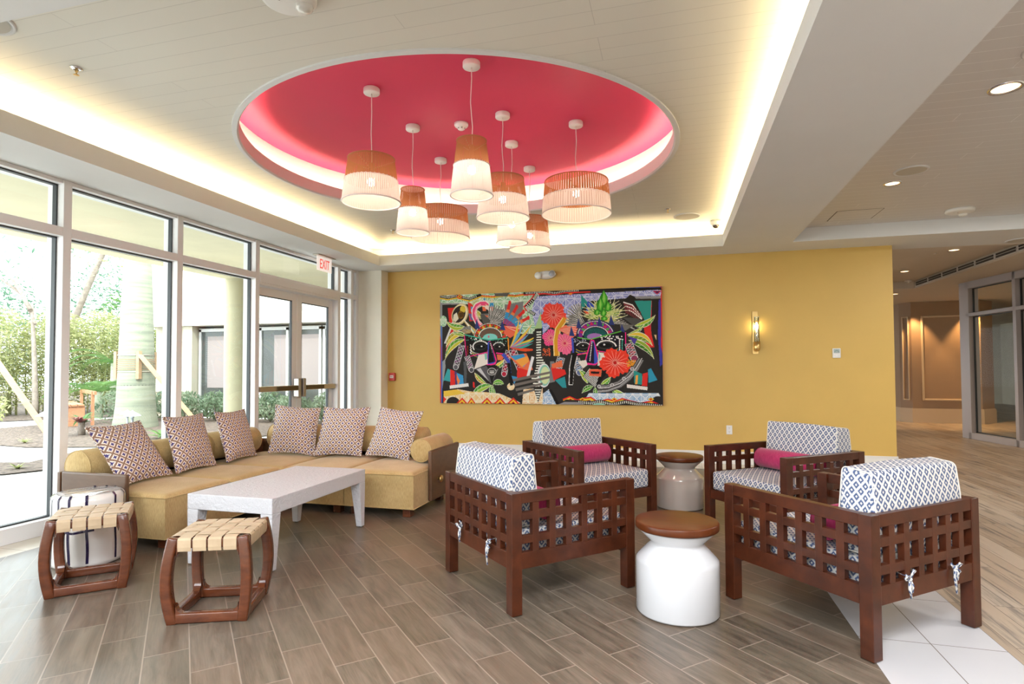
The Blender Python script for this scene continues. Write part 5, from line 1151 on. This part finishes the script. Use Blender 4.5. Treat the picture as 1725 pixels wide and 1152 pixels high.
# bird on the right
for k in range(12): a = R(175+k*8); l_ = 150-abs(k-6)*4; e = (1130+l_*math.cos(a)*.92, 330+l_*math.sin(a)*1.15); line([(1150-k*4, 340-k*6), e], 12, 'e0e0dc', 10); line([(1150-k*4, 340-k*6), e], 8, '5a5a58' if k % 2 else '2e2e2c', 5)
# right collage blocks
poly([(1115, 120), (1165, 180), (1115, 230)], '2d8a86'); poly([(1160, 165), (1260, 220), (1200, 300), (1150, 230)], '3a4fb4'); poly([(1130, 235), (1200, 250), (1180, 290)], 'e0603c')
poly([(1450, 120), (1490, 140), (1560, 320), (1400, 260), (1390, 180)], '272321'); poly([(1480, 165), (1595, 165), (1600, 345), (1590, 345), (1560, 330)], '2f8c86'); poly([(1593, 165), (1600, 165), (1592, 400), (1582, 400)], 'd03a48')
poly([(1480, 135), (1660, 130), (1660, 150), (1490, 150)], '8c8c90'); poly([(1595, 160), (1655, 155), (1650, 650), (1610, 450), (1590, 380)], '272321'); poly([(1640, 160), (1652, 155), (1665, 620), (1650, 640), (1635, 420)], '3b3a9c'); poly([(1654, 70), (1660, 70), (1668, 560), (1656, 500)], 'd4302b'); poly([(1540, 330), (1580, 340), (1612, 500), (1560, 500)], 'd4302b'); poly([(1610, 410), (1625, 412), (1625, 450)], 'e0c090')
# shell arch
for k in range(5): line([(1405+k*8, 175+k*14), (1465, 195+k*12), (1530, 290+k*2)], 9, 'efe8e4' if k % 2 == 0 else '7a3038')
for k in range(9): line([(1410+k*14, 180+k*8), (1425+k*10, 255+k*6)], 4, '8c3a40')
# big pineapple crown on the right
for k in range(44): a = R(-175+k*4.0); l_ = 130+22*math.sin(k*2.3); leaf((1270, 290), (1270+l_*math.cos(a)*1.15, 285+l_*math.sin(a)*1.05), 13, '2f6e1c', 'a9bf3e', bend=.08*(-1)**k, n=6, edge=None)
for k in range(26): a = R(-170+k*6.2); leaf((1270, 320), (1270+90*math.cos(a)*1.3, 330+72*math.sin(a)), 13, '4d7a22', 'c6b83c', bend=.06*(-1)**k, n=5, edge=None)
for x, y, w, h in ((1272, 150, 66, 130), (1248, 190, 60, 110), (1300, 205, 60, 80), (1270, 250, 54, 60), (1225, 245, 50, 50), (1275, 290, 54, 40)):
    poly([(x, y-h/2), (x+w*.42, y-h*.1), (x+w*.4, y+h*.3), (x, y+h/2), (x-w*.4, y+h*.3), (x-w*.42, y-h*.1)], '2e7d22'); poly([(x, y-h/2+6), (x+w*.34, y-h*.05), (x+w*.1, y+h*.42), (x-w*.28, y+h*.25)], '4fae36'); poly([(x, y-h/2+14), (x+w*.16, y), (x, y+h*.36), (x-w*.1, y)], '8fcf5a')
for k in range(16): line([(1330+k*5, 330), (1390+k*7, 290+k*6)], 5, 'cfcfcb' if k % 2 else '4e4e4c', 2)
poly([(1400, 285), (1500, 290), (1560, 330), (1550, 350), (1470, 340)], '4a4a4a'); poly([(1380, 330), (1480, 340), (1420, 380), (1390, 370)], '6a6a68')
# leaves right
leaf((1480, 345), (1618, 268), 40, '4f9a34', 'a8bf3e', bend=.14); leaf((1430, 410), (1545, 335), 26, '4f9a34', '9cb83c'); leaf((1435, 420), (1600, 490), 48, '7c9c2c', 'e0c040', bend=-.18); leaf((1440, 450), (1610, 585), 44, '3f7a26', '8aa838', bend=-.14); poly([(1440, 420), (1500, 440), (1480, 480)], '4a3a98')
# right mask (turned the other way)
ell(1215, 410, 135, 112, '2a2a4a'); ell(1215, 410, 118, 96, '7a2a8a')
for k in range(11):
    a0, a1 = R(190+k*15), R(198+k*15); am = (a0+a1)/2; poly([(1215+90*math.cos(a0-.06), 412+78*math.sin(a0-.06)), (1215+90*math.cos(a1+.06), 412+78*math.sin(a1+.06)), (1215+118*math.cos(am), 412+102*math.sin(am))], '4aa83a' if k % 2 else 'd0304a')
dots(arc(1215, 410, 122, 100, 188, 345, 40), 3.2, 'f4f2ee'); ell(1215, 415, 92, 70, '131020'); dots(arc(1215, 415, 88, 66, 185, 350, 32), 3.2, 'f4f2ee'); ell(1215, 416, 80, 58, '1c6a5c', tex=type('T', (), {'c2': '22264a', '__call__': lambda s, X, Y: (np.arctan2(Y-310, X-1145)*9) % 1 > .5})()); ell(1210, 424, 54, 26, '9a72b8')
for x, y in ((1045, 345), (1095, 290), (1320, 265), (1240, 275), (1395, 330), (345, 290), (540, 300)): poly([(x-14, y+70), (x, y), (x+26, y+75)], '2c3a74')
poly([(1058, 425), (1180, 438), (1395, 385), (1428, 400), (1425, 552), (1235, 528), (1190, 545), (1085, 555), (1062, 520)], '191620')
dots([(rr_.uniform(1240, 1405), rr_.uniform(405, 450)) for _ in range(26)], 4.6, 'f4f2ee'); dots([(rr_.uniform(1065, 1150), rr_.uniform(435, 465)) for _ in range(30)], 2.4, 'c8d0e8')
dots(arc(1290, 495, 66, 44, 195, 350, 16), 5.4, 'f4f2ee'); dots(arc(1130, 492, 46, 30, 195, 350, 13), 3.6, 'f4f2ee'); ell(1285, 488, 54, 28, '343232'); ell(1285, 486, 44, 18, '121010'); ell(1276, 480, 7, 6, 'f4f4f4'); ell(1132, 492, 36, 20, '343232'); ell(1132, 490, 28, 12, '121010'); ell(1128, 486, 5, 4, 'f4f4f4')
for q, cc in ((0, 'e0d048'), (10, '3a5ac8'), (19, 'e0d048')): dots(arc(1290, 492+q, 84, 44, 25, 150, 20), 2.8, cc); dots(arc(1130, 498+q, 56, 30, 30, 150, 14), 2.4, cc)
dots([(1380, 440+k*12) for k in range(9)], 5, 'f4f2ee'); dots([(1398, 450+k*12) for k in range(8)], 4.4, '50b8a0')
line([(1420, 392), (1424, 552), (1238, 528)], 7, 'ec2f86'); line([(1090, 428), (1180, 442), (1392, 384)], 7, '5cb63c'); line([(1085, 553), (1165, 536)], 7, 'ec2f86'); line([(1190, 440), (1160, 560)], 6, 'ec2f86'); poly([(1045, 428), (1060, 428), (1070, 600), (1055, 560)], '3a4fb4')
# feather, blue pods
pod((975, 570), (945, 670), 44, '2a78a8', '4a6a98', 5); pod((1080, 580), (1105, 680), 40, '2a78a8', '5a6a90', 6); line([(1070, 560), (1050, 640), (1042, 770)], 44, 'e8e8e6', 30); line([(1072, 540), (1052, 640), (1044, 765)], 36, '171514', 24)
pod((1440, 470), (1480, 580), 44, 'b83028', '8a3a5a', 7)
# nose right
poly([(1180, 448), (1205, 445), (1250, 600), (1215, 628), (1150, 625), (1140, 600)], 'ec2f86'); poly([(1185, 455), (1175, 600), (1150, 610), (1150, 590)], '2c2c58'); poly([(1187, 450), (1205, 460), (1235, 600), (1215, 618), (1190, 618)], '3a4fb4'); poly([(1184, 450), (1204, 470), (1205, 615), (1155, 610)], '17142a'); dots([(1190-k*1.2, 462+k*12) for k in range(12)], 4, 'f4f2ee')
# lower right face
poly([(1090, 600), (1150, 590), (1160, 625), (1130, 650)], 'e9e1d8'); poly([(1235, 535), (1330, 550), (1290, 650), (1230, 630)], 'e9e1d8'); poly([(1235, 535), (1250, 560), (1240, 600)], '7ac0b0'); leaf((1160, 760), (1095, 660), 40, '4f9a34', 'a8bf3e')
poly([(1175, 630), (1200, 642), (1250, 628), (1300, 678), (1215, 790), (1128, 710)], '1a1818'); poly([(1175, 650), (1240, 700), (1215, 790), (1130, 712)], 'e8e8e6', tex=Stripe('1a1818', 9, 35, .45))
poly([(1172, 658), (1258, 660), (1252, 708), (1172, 702)], 'e05a40'); poly([(1182, 672), (1244, 674), (1240, 690), (1184, 688)], '201414'); line([(1172, 658), (1258, 660), (1252, 708), (1172, 702), (1172, 658)], 4, 'f08a60')
leaf((1250, 770), (1320, 705), 34, '4f9a34', '8cb83c'); leaf((1200, 780), (1120, 830), 34, '2f7a22', '58a038'); leaf((1215, 785), (1235, 860), 26, '3f8a2e', '58a038'); leaf((1330, 800), (1440, 845), 40, '4f9a34', 'a8c85a')
hib(1350, 610, 105, 'e8402e', 'c02222', rot=.5); dots([(rr_.uniform(1430, 1490), rr_.uniform(590, 640)) for _ in range(60)], 4, 'e89a30'); line([(1360, 610), (1440, 620)], 4, 'f6c0a0')
# grey horn band curving up
hc = [(1232, 800), (1300, 795), (1380, 765), (1440, 715), (1490, 650), (1525, 585)]
line(hc, 66, '3a3838', 46); line(hc, 50, '8a8a8c', 34); line(hc, 34, '4e4c4c', 22); line([(x+6, y-8) for x, y in hc], 8, 'c9c9cb', 5); line([(x-2, y+14) for x, y in hc], 5, 'b4b4b6', 4)
for x, y in ((1240, 780), (1330, 770), (1410, 725), (1465, 655)): ell(x, y, 13, 13, 'c4c4c6'); ell(x, y, 7, 7, '7a7a7c')
# right lower blocks
poly([(895, 600), (925, 600), (930, 745), (890, 755)], '77777a'); poly([(900, 640), (1000, 660), (1010, 690), (920, 738)], 'd4302b'); poly([(905, 620), (980, 590), (985, 640), (910, 650)], 'e2704a'); poly([(930, 735), (1000, 710), (1012, 790), (985, 790)], '2f8c96')
poly([(1475, 665), (1530, 690), (1540, 770), (1480, 760)], '2f8c86'); poly([(1535, 690), (1570, 680), (1565, 780), (1530, 775)], 'd4302b'); poly([(1570, 660), (1590, 650), (1632, 735), (1575, 755)], '2f8cb0'); poly([(1430, 765), (1568, 785), (1566, 808), (1430, 790)], 'e4dcd8'); poly([(1490, 700), (1505, 700), (1500, 765), (1485, 765)], 'e8a048')
# blue tile strip and zigzag along the bottom right
poly([(1150, 860), (1170, 828), (1640, 828), (1668, 880), (1668, 900), (1200, 900)], '4a8fc4', tex=Geo('e4e9ee', 56)); ell(1640, 880, 42, 30, DK)
zz = [(990, 868), (1035, 848), (1085, 872), (1130, 860), (1180, 852), (1230, 885), (1300, 866), (1350, 880), (1400, 862), (1450, 878), (1520, 895), (1590, 880), (1668, 915)]
line([(x, y+14) for x, y in zz], 26, 'd8302a'); line([(x, y+18) for x, y in zz], 13, 'e8c838')
for x in (1040, 1125, 1345, 1590): poly([(x-22, 872), (x, 860), (x+22, 872), (x, 886)], 'e8c838'); poly([(x-12, 872), (x, 866), (x+12, 872), (x, 880)], 'c02a20')
low = [(960, 912), (1010, 886), (1100, 890), (1180, 898), (1250, 886), (1330, 908), (1420, 888), (1500, 905), (1600, 912), (1668, 918)]
line(low, 24, DK); 
for k in range(44): x = 1100+k*13; y = np.interp(x, [p[0] for p in low], [p[1] for p in low]); line([(x, y-6), (x+3, y+12)], 5, 'e4e8dc')
poly([(945, 912), (1000, 890), (1100, 893), (1150, 915)], '8c8c90'); ell(1240, 915, 45, 15, '88c4b4')
poly([(885, 805), (905, 800), (960, 900), (940, 912)], '1c1a1a')
# ribbons along the top
top = [(57, 130), (120, 140), (190, 128), (290, 150), (380, 118), (470, 125), (560, 112), (640, 118), (700, 108)]
line([(x, y+9) for x, y in top], 16, 'd8302a'); line([(x, y+12) for x, y in top], 7, 'e8c838'); line([(x, y-2) for x, y in top[:5]], 20, DK)
for k in range(26): x = 66+k*11; y = np.interp(x, [p[0] for p in top], [p[1] for p in top])-3; line([(x, y-6), (x+2, y+6)], 4, 'e8ece0')
for x, y in ((212, 130), (820, 102), (1040, 105)): poly([(x-26, y), (x, y-16), (x+26, y), (x, y+18)], 'd8302a'); poly([(x-16, y), (x, y-10), (x+16, y), (x, y+11)], 'e8c838'); ell(x, y, 6, 5, '7a2018')
poly([(480, 108), (600, 100), (580, 128), (490, 130)], '5a5856')
t2 = [(700, 108), (800, 100), (860, 98), (930, 106), (1000, 92), (1100, 88), (1180, 86)]
line([(x, y+8) for x, y in t2], 18, 'd8302a'); line(t2, 18, DK)
for k in range(32): x = 720+k*12; y = np.interp(x, [p[0] for p in t2], [p[1] for p in t2]); line([(x, y-7), (x+2, y+7)], 4.5, 'e8ece0')
line([(1100, 82), (1400, 78), (1660, 82)], 12, '191614'); line([(1200, 72), (1660, 66)], 5, '4a6ab8'); line([(1300, 68), (1660, 62)], 5, 'd4302b'); poly([(1600, 95), (1658, 92), (1630, 122)], 'b02a48'); poly([(1614, 98), (1646, 96), (1630, 112)], '3a2050')
v2 = [(800, 112), (775, 150), (720, 205), (740, 235), (785, 262)]
line([(x-14, y) for x, y in v2[:4]], 16, 'd8302a'); line(v2, 24, DK)
for i in range(len(v2)-1):
    for k in range(5): t = k/5; x, y = v2[i][0]*(1-t)+v2[i+1][0]*t, v2[i][1]*(1-t)+v2[i+1][1]*t; d = np.array(v2[i+1])-np.array(v2[i]); d = d/np.hypot(*d); line([(x-d[1]*9, y+d[0]*9), (x+d[1]*9, y-d[0]*9)], 4.5, 'e8ece0')
# mesh
NV = (GX+1)*(GZ+1); co = np.empty((NV, 3)); co[:, 0] = (PX0+(PX1-PX0)*s_g).ravel()-PX0; co[:, 1] = 0; co[:, 2] = (PZ1+(PZ0-PZ1)*t_g).ravel()-PZ0
ii, jj = np.meshgrid(np.arange(GZ), np.arange(GX), indexing='ij'); a = (ii*(GX+1)+jj).ravel(); quads = np.stack([a, a+GX+1, a+GX+2, a+1], 1)
me = bpy.data.meshes.new('printed_picture'); me.vertices.add(NV); me.vertices.foreach_set('co', co.ravel()); me.loops.add(quads.size); me.loops.foreach_set('vertex_index', quads.ravel().astype(np.int32))
me.polygons.add(len(quads)); me.polygons.foreach_set('loop_start', np.arange(0, quads.size, 4, dtype=np.int32)); me.update(calc_edges=True)
ca = me.color_attributes.new('print', 'FLOAT_COLOR', 'POINT'); rg = np.ones((NV, 4)); rg[:, :3] = IMG.reshape(-1, 3); ca.data.foreach_set('color', rg.ravel().astype(np.float32))
PM = mat('canvas_print', (.5, .5, .5), .6, spec=.15); _t, _b = nt(PM); at = _t.new('ShaderNodeAttribute'); at.attribute_name = 'print'; _t.link(at.outputs['Color'], _b.inputs['Base Color'])
me.materials.append(PM)
pt = empty('wall_painting', (PX0, WY-.045, PZ0), 0, 'wide colourful collage painting of two masks with flowers and birds on the yellow wall', 'painting')
po = bpy.data.objects.new('printed_picture', me); C.objects.link(po); po.parent = pt
B(0, PX1-PX0, .0006, .045, 0, PZ1-PZ0).build('canvas_sides', mat('magenta_canvas_edge', (.45, .06, .12), .6), pt)
# ================================================================== OUTSIDE
struct(B(-7.0, -4.76, -5, 14, 2.86, 3.42).build('ceiling', STUCCO))        # porch ceiling
struct(B(-7.05, -6.78, -5, 14, S, 2.92).build('trim_3', STUCCO))
pc = MB().use(plaster('cream_column_stucco', (.40, .37, .25), .9, .04, .5)).lathe([(.20, 0), (.20, S)], 40, (-6.92, 8.02, 0)); tag(pc.build('porch_column'), 'round pale stucco column holding up the porch outside the windows', 'column')
gr = MB().use(CONC); gr.quad((-60, -30, -.03), (-4.76, -30, -.03), (-4.76, 40, -.03), (-60, 40, -.03)); struct(gr.build('floor', norm=False))
def bed(pts, z, name='mulch_bed'):
    m_ = MB().use(MULCH); n = len(m_.v); m_.v += [Vector((x, y, z)) for x, y in pts]; m_.face(range(len(pts))); o = m_.build(name, norm=False); o['kind'] = 'stuff'; o['category'] = 'mulch'; return o
o = bed([(-8.6, 6.0), (-9.0, 6.9), (-8.2, 6.7), (-7.6, 5.9), (-7.9, 5.2), (-9.5, 5.0), (-12, 4.2), (-12, 5.2)], -.012); o['label'] = 'strip of brown mulch crossing the patio near the window'
o = bed([(-9.3, 7.5), (-10.4, 7.2), (-13, 7.5), (-14.5, 8.5), (-14.5, 12.9), (-7.6, 12.9), (-7.6, 9.0)], -.015); o['label'] = 'brown mulch bed round the big palm and path lights'
o = bed([(-17, 10), (-40, 8), (-40, 40), (-13, 40), (-14.4, 13), (-15.5, 12)], -.01); o['label'] = 'mulch and leaf litter under the bamboo'
# building wing
LOWF = plaster('shaded_recess_stucco', (.42, .39, .31), .9, .03, .2); fw = MB().use(FACADE); fw.box(-14.2, -4.9, 13, 20, 2.49, 7); fw.use(LOWF); fw.box(-14.2, -13.1, 13.25, 20, .7, 2.485); fw.box(-13.1, -12.8, 13.1, 20, 0, 2.485); fw.box(-12.8, -4.9, 13.9, 20, 0, 2.485); fw.box(-14.2, -13.1, 13.15, 13.3, .66, .76)  # recess stucco is a darker copy, with its shade put into the colour
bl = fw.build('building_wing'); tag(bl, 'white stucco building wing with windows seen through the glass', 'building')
B(-14.15, -13.1, 13.2, 13.5, -.03, .66).build('stone_base', STONE, bl)
WG = mat('garden_reflecting_glass', (.06, .065, .06), .12, 0, .35)
WTRIM = mat('white_outside_window_frame', (.45, .45, .44), .5)
for x0, x1 in ((-12.76, -11.82), (-11.77, -10.82), (-10.77, -9.86), (-9.81, -8.86), (-8.81, -7.86), (-7.81, -6.6), (-6.55, -5.3)):
    f_ = MB().use(WTRIM); f_.box(x0, x0+.07, 13.3, 13.4, .1, 2.40); f_.box(x1-.07, x1, 13.3, 13.4, .1, 2.40); f_.box(x0, x1, 13.3, 13.4, 2.33, 2.42); f_.box(x0, x1, 13.3, 13.4, .1, .18)
    w_ = f_.build('window', parent=bl); B(x0+.07, x1-.07, 13.34, 13.36, .18, 2.33).build('pane', WG, w_)
    if 1: B(x0+(.27 if x0 < -12 else .45 if x0 < -9.85 and x0 > -10.8 else .12), x1-.07, 13.331, 13.339, .78, 2.2).build('window_blind', mat('pale_pink_blind', (.26, .22, .21), .8), w_)
# leaf clouds
def leaves(mb, c, rad, n, size, seed, up=.3, shape='ell'):
    rr = random.Random(seed); c = Vector(c)
    for _ in range(n):
        while True:
            p = Vector((rr.uniform(-1, 1), rr.uniform(-1, 1), rr.uniform(-1, 1)))
            if p.length < 1: break
        p = Vector((p.x*rad[0], p.y*rad[1], p.z*rad[2])); d = Vector((rr.uniform(-1, 1), rr.uniform(-1, 1), rr.uniform(-.6, 1)*up*2)).normalized(); s_ = d.orthogonal().normalized(); s_ = (s_+Vector((rr.uniform(-.5, .5),)*3)).normalized(); L = size*rr.uniform(.6, 1.3); q = c+p
        mb.quad(q-d*L, q+s_*L*.3, q+d*L, q-s_*L*.3)
def tree(name, x, y, h, lean, r, crown, label, lm, bark=BARK, branches=(), cat='tree', group='trees beyond the patio'):
    t = empty(name, (x, y, -.03), 0, label, cat, group); P = [(lean[0]*(k/8)**1.5, lean[1]*(k/8)**1.5, h*k/8) for k in range(9)]
    MB().use(bark).tube(P, [r*(1-.5*k/8) for k in range(9)], 12).build('trunk', parent=t)
    for b in branches: MB().use(bark).tube(b[0], [b[1]*(1-.6*k/(len(b[0])-1)) for k in range(len(b[0]))], 8).build('branch', parent=t)
    if crown:
        m_ = MB().use(lm)
        for (c, rad, n, size, seed) in crown: leaves(m_, c, rad, n, size, seed)
        m_.build('foliage', parent=t, norm=False)
    return t
tree('tree', -21.2, 11.6, 7, (.2, .3), .16, None, 'slim straight trunk at the far left of the garden', LEAFG)
tree('tree', -19.0, 13.9, 6.4, (1.3, 1.2), .13, [((1.3, 1.2, 5.6), (2.2, 2, 1.6), 700, .08, 4)], 'slim leaning tree with bright leaves just right of the first window bar', LEAFY)
tree('tree', -17.0, 12.0, 3.2, (-.5, .2), .08, [((-1.3, .2, 5.4), (2.4, 2, 1.5), 260, .10, 5)], 'dead-looking forked tree with brown branches seen in the left window', LEAFB, branches=(([(-.4, .1, 3.0), (-.9, .2, 3.5), (-1.6, .2, 4.3), (-2.1, .3, 5.3)], .06), ([(-.9, .2, 3.5), (-1.9, .3, 4.0), (-2.7, .4, 4.6)], .045), ([(-.2, .1, 2.6), (-1.2, .5, 3.3), (-1.9, .6, 4.6)], .035)))
for k, (x, y, z, lm, n) in enumerate(((-24, 15, 2.6, LEAFB, 900), (-22, 19, 3.2, LEAFB, 900), (-18.5, 17.5, 2.4, LEAFG, 900), (-27, 12, 3.4, LEAFB, 800), (-15.5, 22, 4.5, LEAFB, 700))):
    tree('leafy_tree', x, y, z+1.5, (0, 0), .15, [((0, 0, z), (2.4, 2.2, z*.95), n*6, .10, 20+k)], ('blue-green tree far left behind the bamboo', 'tall blue-green tree behind the leaning trunk', 'mid green bushy tree left of the big palm', 'blue-green tree at the left frame edge', 'tall thin blue-green tree showing above the palm fronds')[k], lm, group='background trees')
# bamboo clumps
for k, (x, y) in enumerate(((-19.4, 11.2), (-18.6, 12.1), (-17.9, 13.2), (-17.0, 13.9), (-20.6, 10.2), (-16.5, 15.0))):
    t = empty('bamboo_clump', (x, y, 0), 0, 'yellow-green bamboo clump in the garden hedge, number', 'bamboo', 'bamboo hedge at the back of the garden'); t['label'] = 'yellow-green bamboo clump in the back hedge, '+('left of the first window bar', 'behind the left timber prop', 'right of the forked tree', 'behind the cedar bench', 'at the left edge of the frame', 'just left of the big palm trunk')[k]
    rr = random.Random(60+k); st = MB().use(LEAFY)
    for _ in range(22): a, b = rr.uniform(-.6, .6), rr.uniform(-.5, .5); h = rr.uniform(1.8, 3.3); st.tube([(a, b, 0), (a+rr.uniform(-.2, .2), b, h)], [.018, .006], 5)
    st.build('canes', parent=t)
    m_ = MB().use(LEAFY); leaves(m_, (0, 0, 2.0), (1.0, .8, 1.15), 6500, .055, 80+k); leaves(m_, (0, 0, .9), (.9, .7, .9), 3200, .055, 90+k); m_.build('foliage', parent=t, norm=False)
# hedge shrubs against the wing
for k, x in enumerate((-13.5, -12.7, -11.9, -11.1, -10.3, -9.5, -8.7, -7.9, -7.1, -6.3)):
    t = empty('hedge_shrub', (x, 12.0+.15*(k % 2), 0), 0, 'silvery green clipped shrub, %s from the building corner in the hedge' % ('first', 'second', 'third', 'fourth', 'fifth', 'sixth', 'seventh', 'eighth', 'ninth', 'tenth')[k], 'shrub', 'hedge shrubs along the white building')
    m_ = MB().use(LEAFS); leaves(m_, (0, 0, .38), (.40, .42, .36), 900, .055, 120+k, up=.8); m_.build('foliage', parent=t, norm=False)
    st = MB().use(BARK); [st.tube([(0, 0, -.02), (.2*math.cos(a), .2*math.sin(a), .4)], .012, 5) for a in (0, 1.2, 2.5, 4, 5.2)]; st.build('stems', parent=t)
for k, (x, y) in enumerate(((-17.2, 10.2), (-15.3, 9.6), (-13.2, 11.3))):
    t = empty('garden_shrub', (x, y, 0), 0, ('pale shrub at the left window edge', 'pale leafy shrub behind the left path light', 'grey-green shrub left of the big palm foot')[k], 'shrub')
    m_ = MB().use(LEAFS if k != 1 else LEAFY); leaves(m_, (0, 0, .42), (.55, .5, .42), 520, .06, 140+k, up=.8); m_.build('foliage', parent=t, norm=False)
# big royal palm with straps and timber props
t = empty('royal_palm', (-11.75, 10.45, -.03), 0, 'massive smooth grey-green palm trunk strapped with timber props, outside the second window', 'palm')
MB().use(TRUNK).lathe([(.46, 0), (.42, .25), (.385, .6), (.36, 1.2), (.345, 1.8), (.325, 2.4), (.295, 3.2), (.25, 4.4), (.2, 6)], 40).build('trunk', parent=t)
for z, m_ in ((1.25, STEEL), (1.62, STEEL), (.95, DARKM)): MB().use(m_).lathe([(.368, z), (.372, z+.01), (.368, z+.02)], 32).build('strap', parent=t)
wr = MB().use(LUMBER)
for k in range(6): wr.lathe([(.366, 1.30+k*.045), (.37, 1.315+k*.045)], 32)
wr.build('burlap_wrap', parent=t)
for a in (-150, -35, 80): x, y = .40*math.cos(R(a)), .40*math.sin(R(a)); MB().use(LUMBER).box(x-.04, x+.04, y-.04, y+.04, 1.1, 1.72).build('timber_cleat', parent=t)
tag(MB().use(LUMBER).bar((-11.42, 10.22, 1.62), (-9.75, 10.3, -.02), .10, .05).build('timber_prop', bevel=.004), 'pine timber prop leaning down to the right from the big palm', 'timber prop', 'timber tree props')
tag(MB().use(LUMBER).bar((-14.8, 9.0, 2.4), (-12.41, 9.0, -.02), .12, .05).build('timber_prop', bevel=.004), 'pine timber prop slanting down in the left window', 'timber prop', 'timber tree props')
# low palms and rosettes
def rosette(name, x, y, n, L, w, lm, label, droop=.5, cat='plant', rise=.9, lm2=None, trunk=0):
    t = empty(name, (x, y, -.01), 0, label, cat); m_ = MB().use(lm); rr = random.Random(int(abs(x*100)))
    for k in range(n):
        if lm2 and k > n*.7: m_.use(lm2)
        a = 2*math.pi*k/n+rr.uniform(-.2, .2); l_ = L*rr.uniform(.75, 1.1); el = rr.uniform(.35, 1.1)*rise; pts = []
        for i in range(7): q = i/6; pts.append(Vector((math.cos(a)*l_*q*math.cos(el*(1-.2*q)), math.sin(a)*l_*q*math.cos(el*(1-.2*q)), trunk+l_*(math.sin(el)*q-droop*q*q*.7))))
        s_ = Vector((-math.sin(a), math.cos(a), 0))
        for i in range(6):
            w0, w1 = w*(1-(i/6)**2)*.5, w*(1-((i+1)/6)**2)*.5; m_.quad(pts[i]-s_*w0, pts[i]+s_*w0, pts[i+1]+s_*w1, pts[i+1]-s_*w1)
    m_.build('leaves', parent=t, norm=False)
    if trunk: MB().use(BARK).tube([(0, 0, 0), (0, 0, trunk+.05)], [.07, .05], 10).build('stem', parent=t)
    return t
rosette('bromeliad', -11.3, 8.85, 22, .62, .085, LEAFG, 'large rosette plant with maroon centre in front of the wooden bench', .8, rise=1.1, lm2=LEAFR, trunk=.22)
rosette('agave', -9.15, 8.75, 14, .62, .09, LEAFG, 'arching green strap-leaf plant at the foot of the big palm', .6)
rosette('ginger_plant', -14.6, 8.25, 10, .5, .07, LEAFY, 'small orange-green plant at the left window edge', .3)
for k, (x, y) in enumerate(((-8.15, 5.55), (-8.75, 5.15), (-11.0, 7.6), (-8.6, 7.9), (-8.1, 8.15), (-12.4, 7.9))):
    rosette('small_fern', x, y, 16, .17, .03, LEAFY, ('small bright fern in the near mulch strip, right one', 'small bright fern in the near mulch strip, left one', 'tiny fern beside the left path light', 'small bright fern under the second window bar', 'small fern behind the sofa pillows', 'tiny fern far left in the mulch')[k], .4)
def frondpalm(x, y, h, n, L, label, seed):
    t = empty('feather_palm', (x, y, 0), 0, label, 'palm', 'feather palms in the garden'); rr = random.Random(seed)
    MB().use(TRUNK).tube([(0, 0, 0), (0, 0, h)], [.12, .08], 12).build('trunk', parent=t); m_ = MB().use(LEAFG)
    for k in range(n):
        a = 2*math.pi*k/n+rr.uniform(-.25, .25); el = rr.uniform(.3, 1.1); pts = [Vector((math.cos(a)*L*q*math.cos(el*.6), math.sin(a)*L*q*math.cos(el*.6), h+L*(math.sin(el)*q-.75*q*q))) for q in [i/12 for i in range(13)]]; s_ = Vector((-math.sin(a), math.cos(a), 0))
        for i in range(12):
            d = (pts[i+1]-pts[i])
            for sd in (-1, 1):
                for j in (0, .5):
                    p = pts[i]+d*j; e = p+s_*sd*L*.22*math.sin(math.pi*(i+1+j)/14)+d*.9-Vector((0, 0, .05)); w_ = Vector((0, 0, .016))+d*.10; m_.quad(p-w_*.5, p+w_*.5, e+w_*.15, e-w_*.15)
    m_.build('fronds', parent=t, norm=False)
frondpalm(-15.9, 13.4, 1.5, 13, 1.6, 'feather palm with arching fronds just left of the big trunk', 5); frondpalm(-14.9, 12.1, .7, 12, 1.3, 'low feather palm behind the cedar bench', 6); frondpalm(-10.9, 12.7, .35, 8, .6, 'small feather palm by the wing window', 7)
# cedar bench and path lights
t = empty('cedar_bench', (-14.2, 10.7, -.02), R(-32), 'orange cedar slat bench behind the rosette plant', 'bench')
for k in range(4): B(-1.1, 1.1, -.24+k*.13, -.13+k*.13, .46, .50).build('seat_slat', CEDAR, t)
B(-1.3, 1.3, .42, .47, .72, .80).build('back_rail', CEDAR, t)
for x in (-1.0, 1.0): B(x-.06, x+.06, -.22, .28, 0, .46).build('leg', CEDAR, t, bevel=.01); B(x-.05, x+.05, .40, .46, 0, .80).build('post', CEDAR, t)
PL = mat('weathered_grey_metal', (.42, .46, .50), .5, .4)
for (x, y, z, lab) in ((-10.55, 7.62, .5, 'mushroom-shaped grey path light in the mulch, seen in the left window'), (-9.35, 8.25, .47, 'mushroom-shaped grey path light just above the leftmost pillow'), (-11.3, 9.85, .35, 'small path light stub by the palm foot')):
    t = empty('path_light', (x, y, -.01), 0, lab, 'path light', 'garden path lights'); MB().use(PL).tube([(0, 0, 0), (0, 0, z)], .022, 10).build('post', parent=t)
    MB().use(PL).lathe([(.14, z-.02), (.08, z+.025), (.02, z+.06), (.001, z+.085)], 24).build('cap', parent=t); MB().use(PL).lathe([(.03, z-.06), (.03, z)], 12).build('lamp_collar', parent=t)
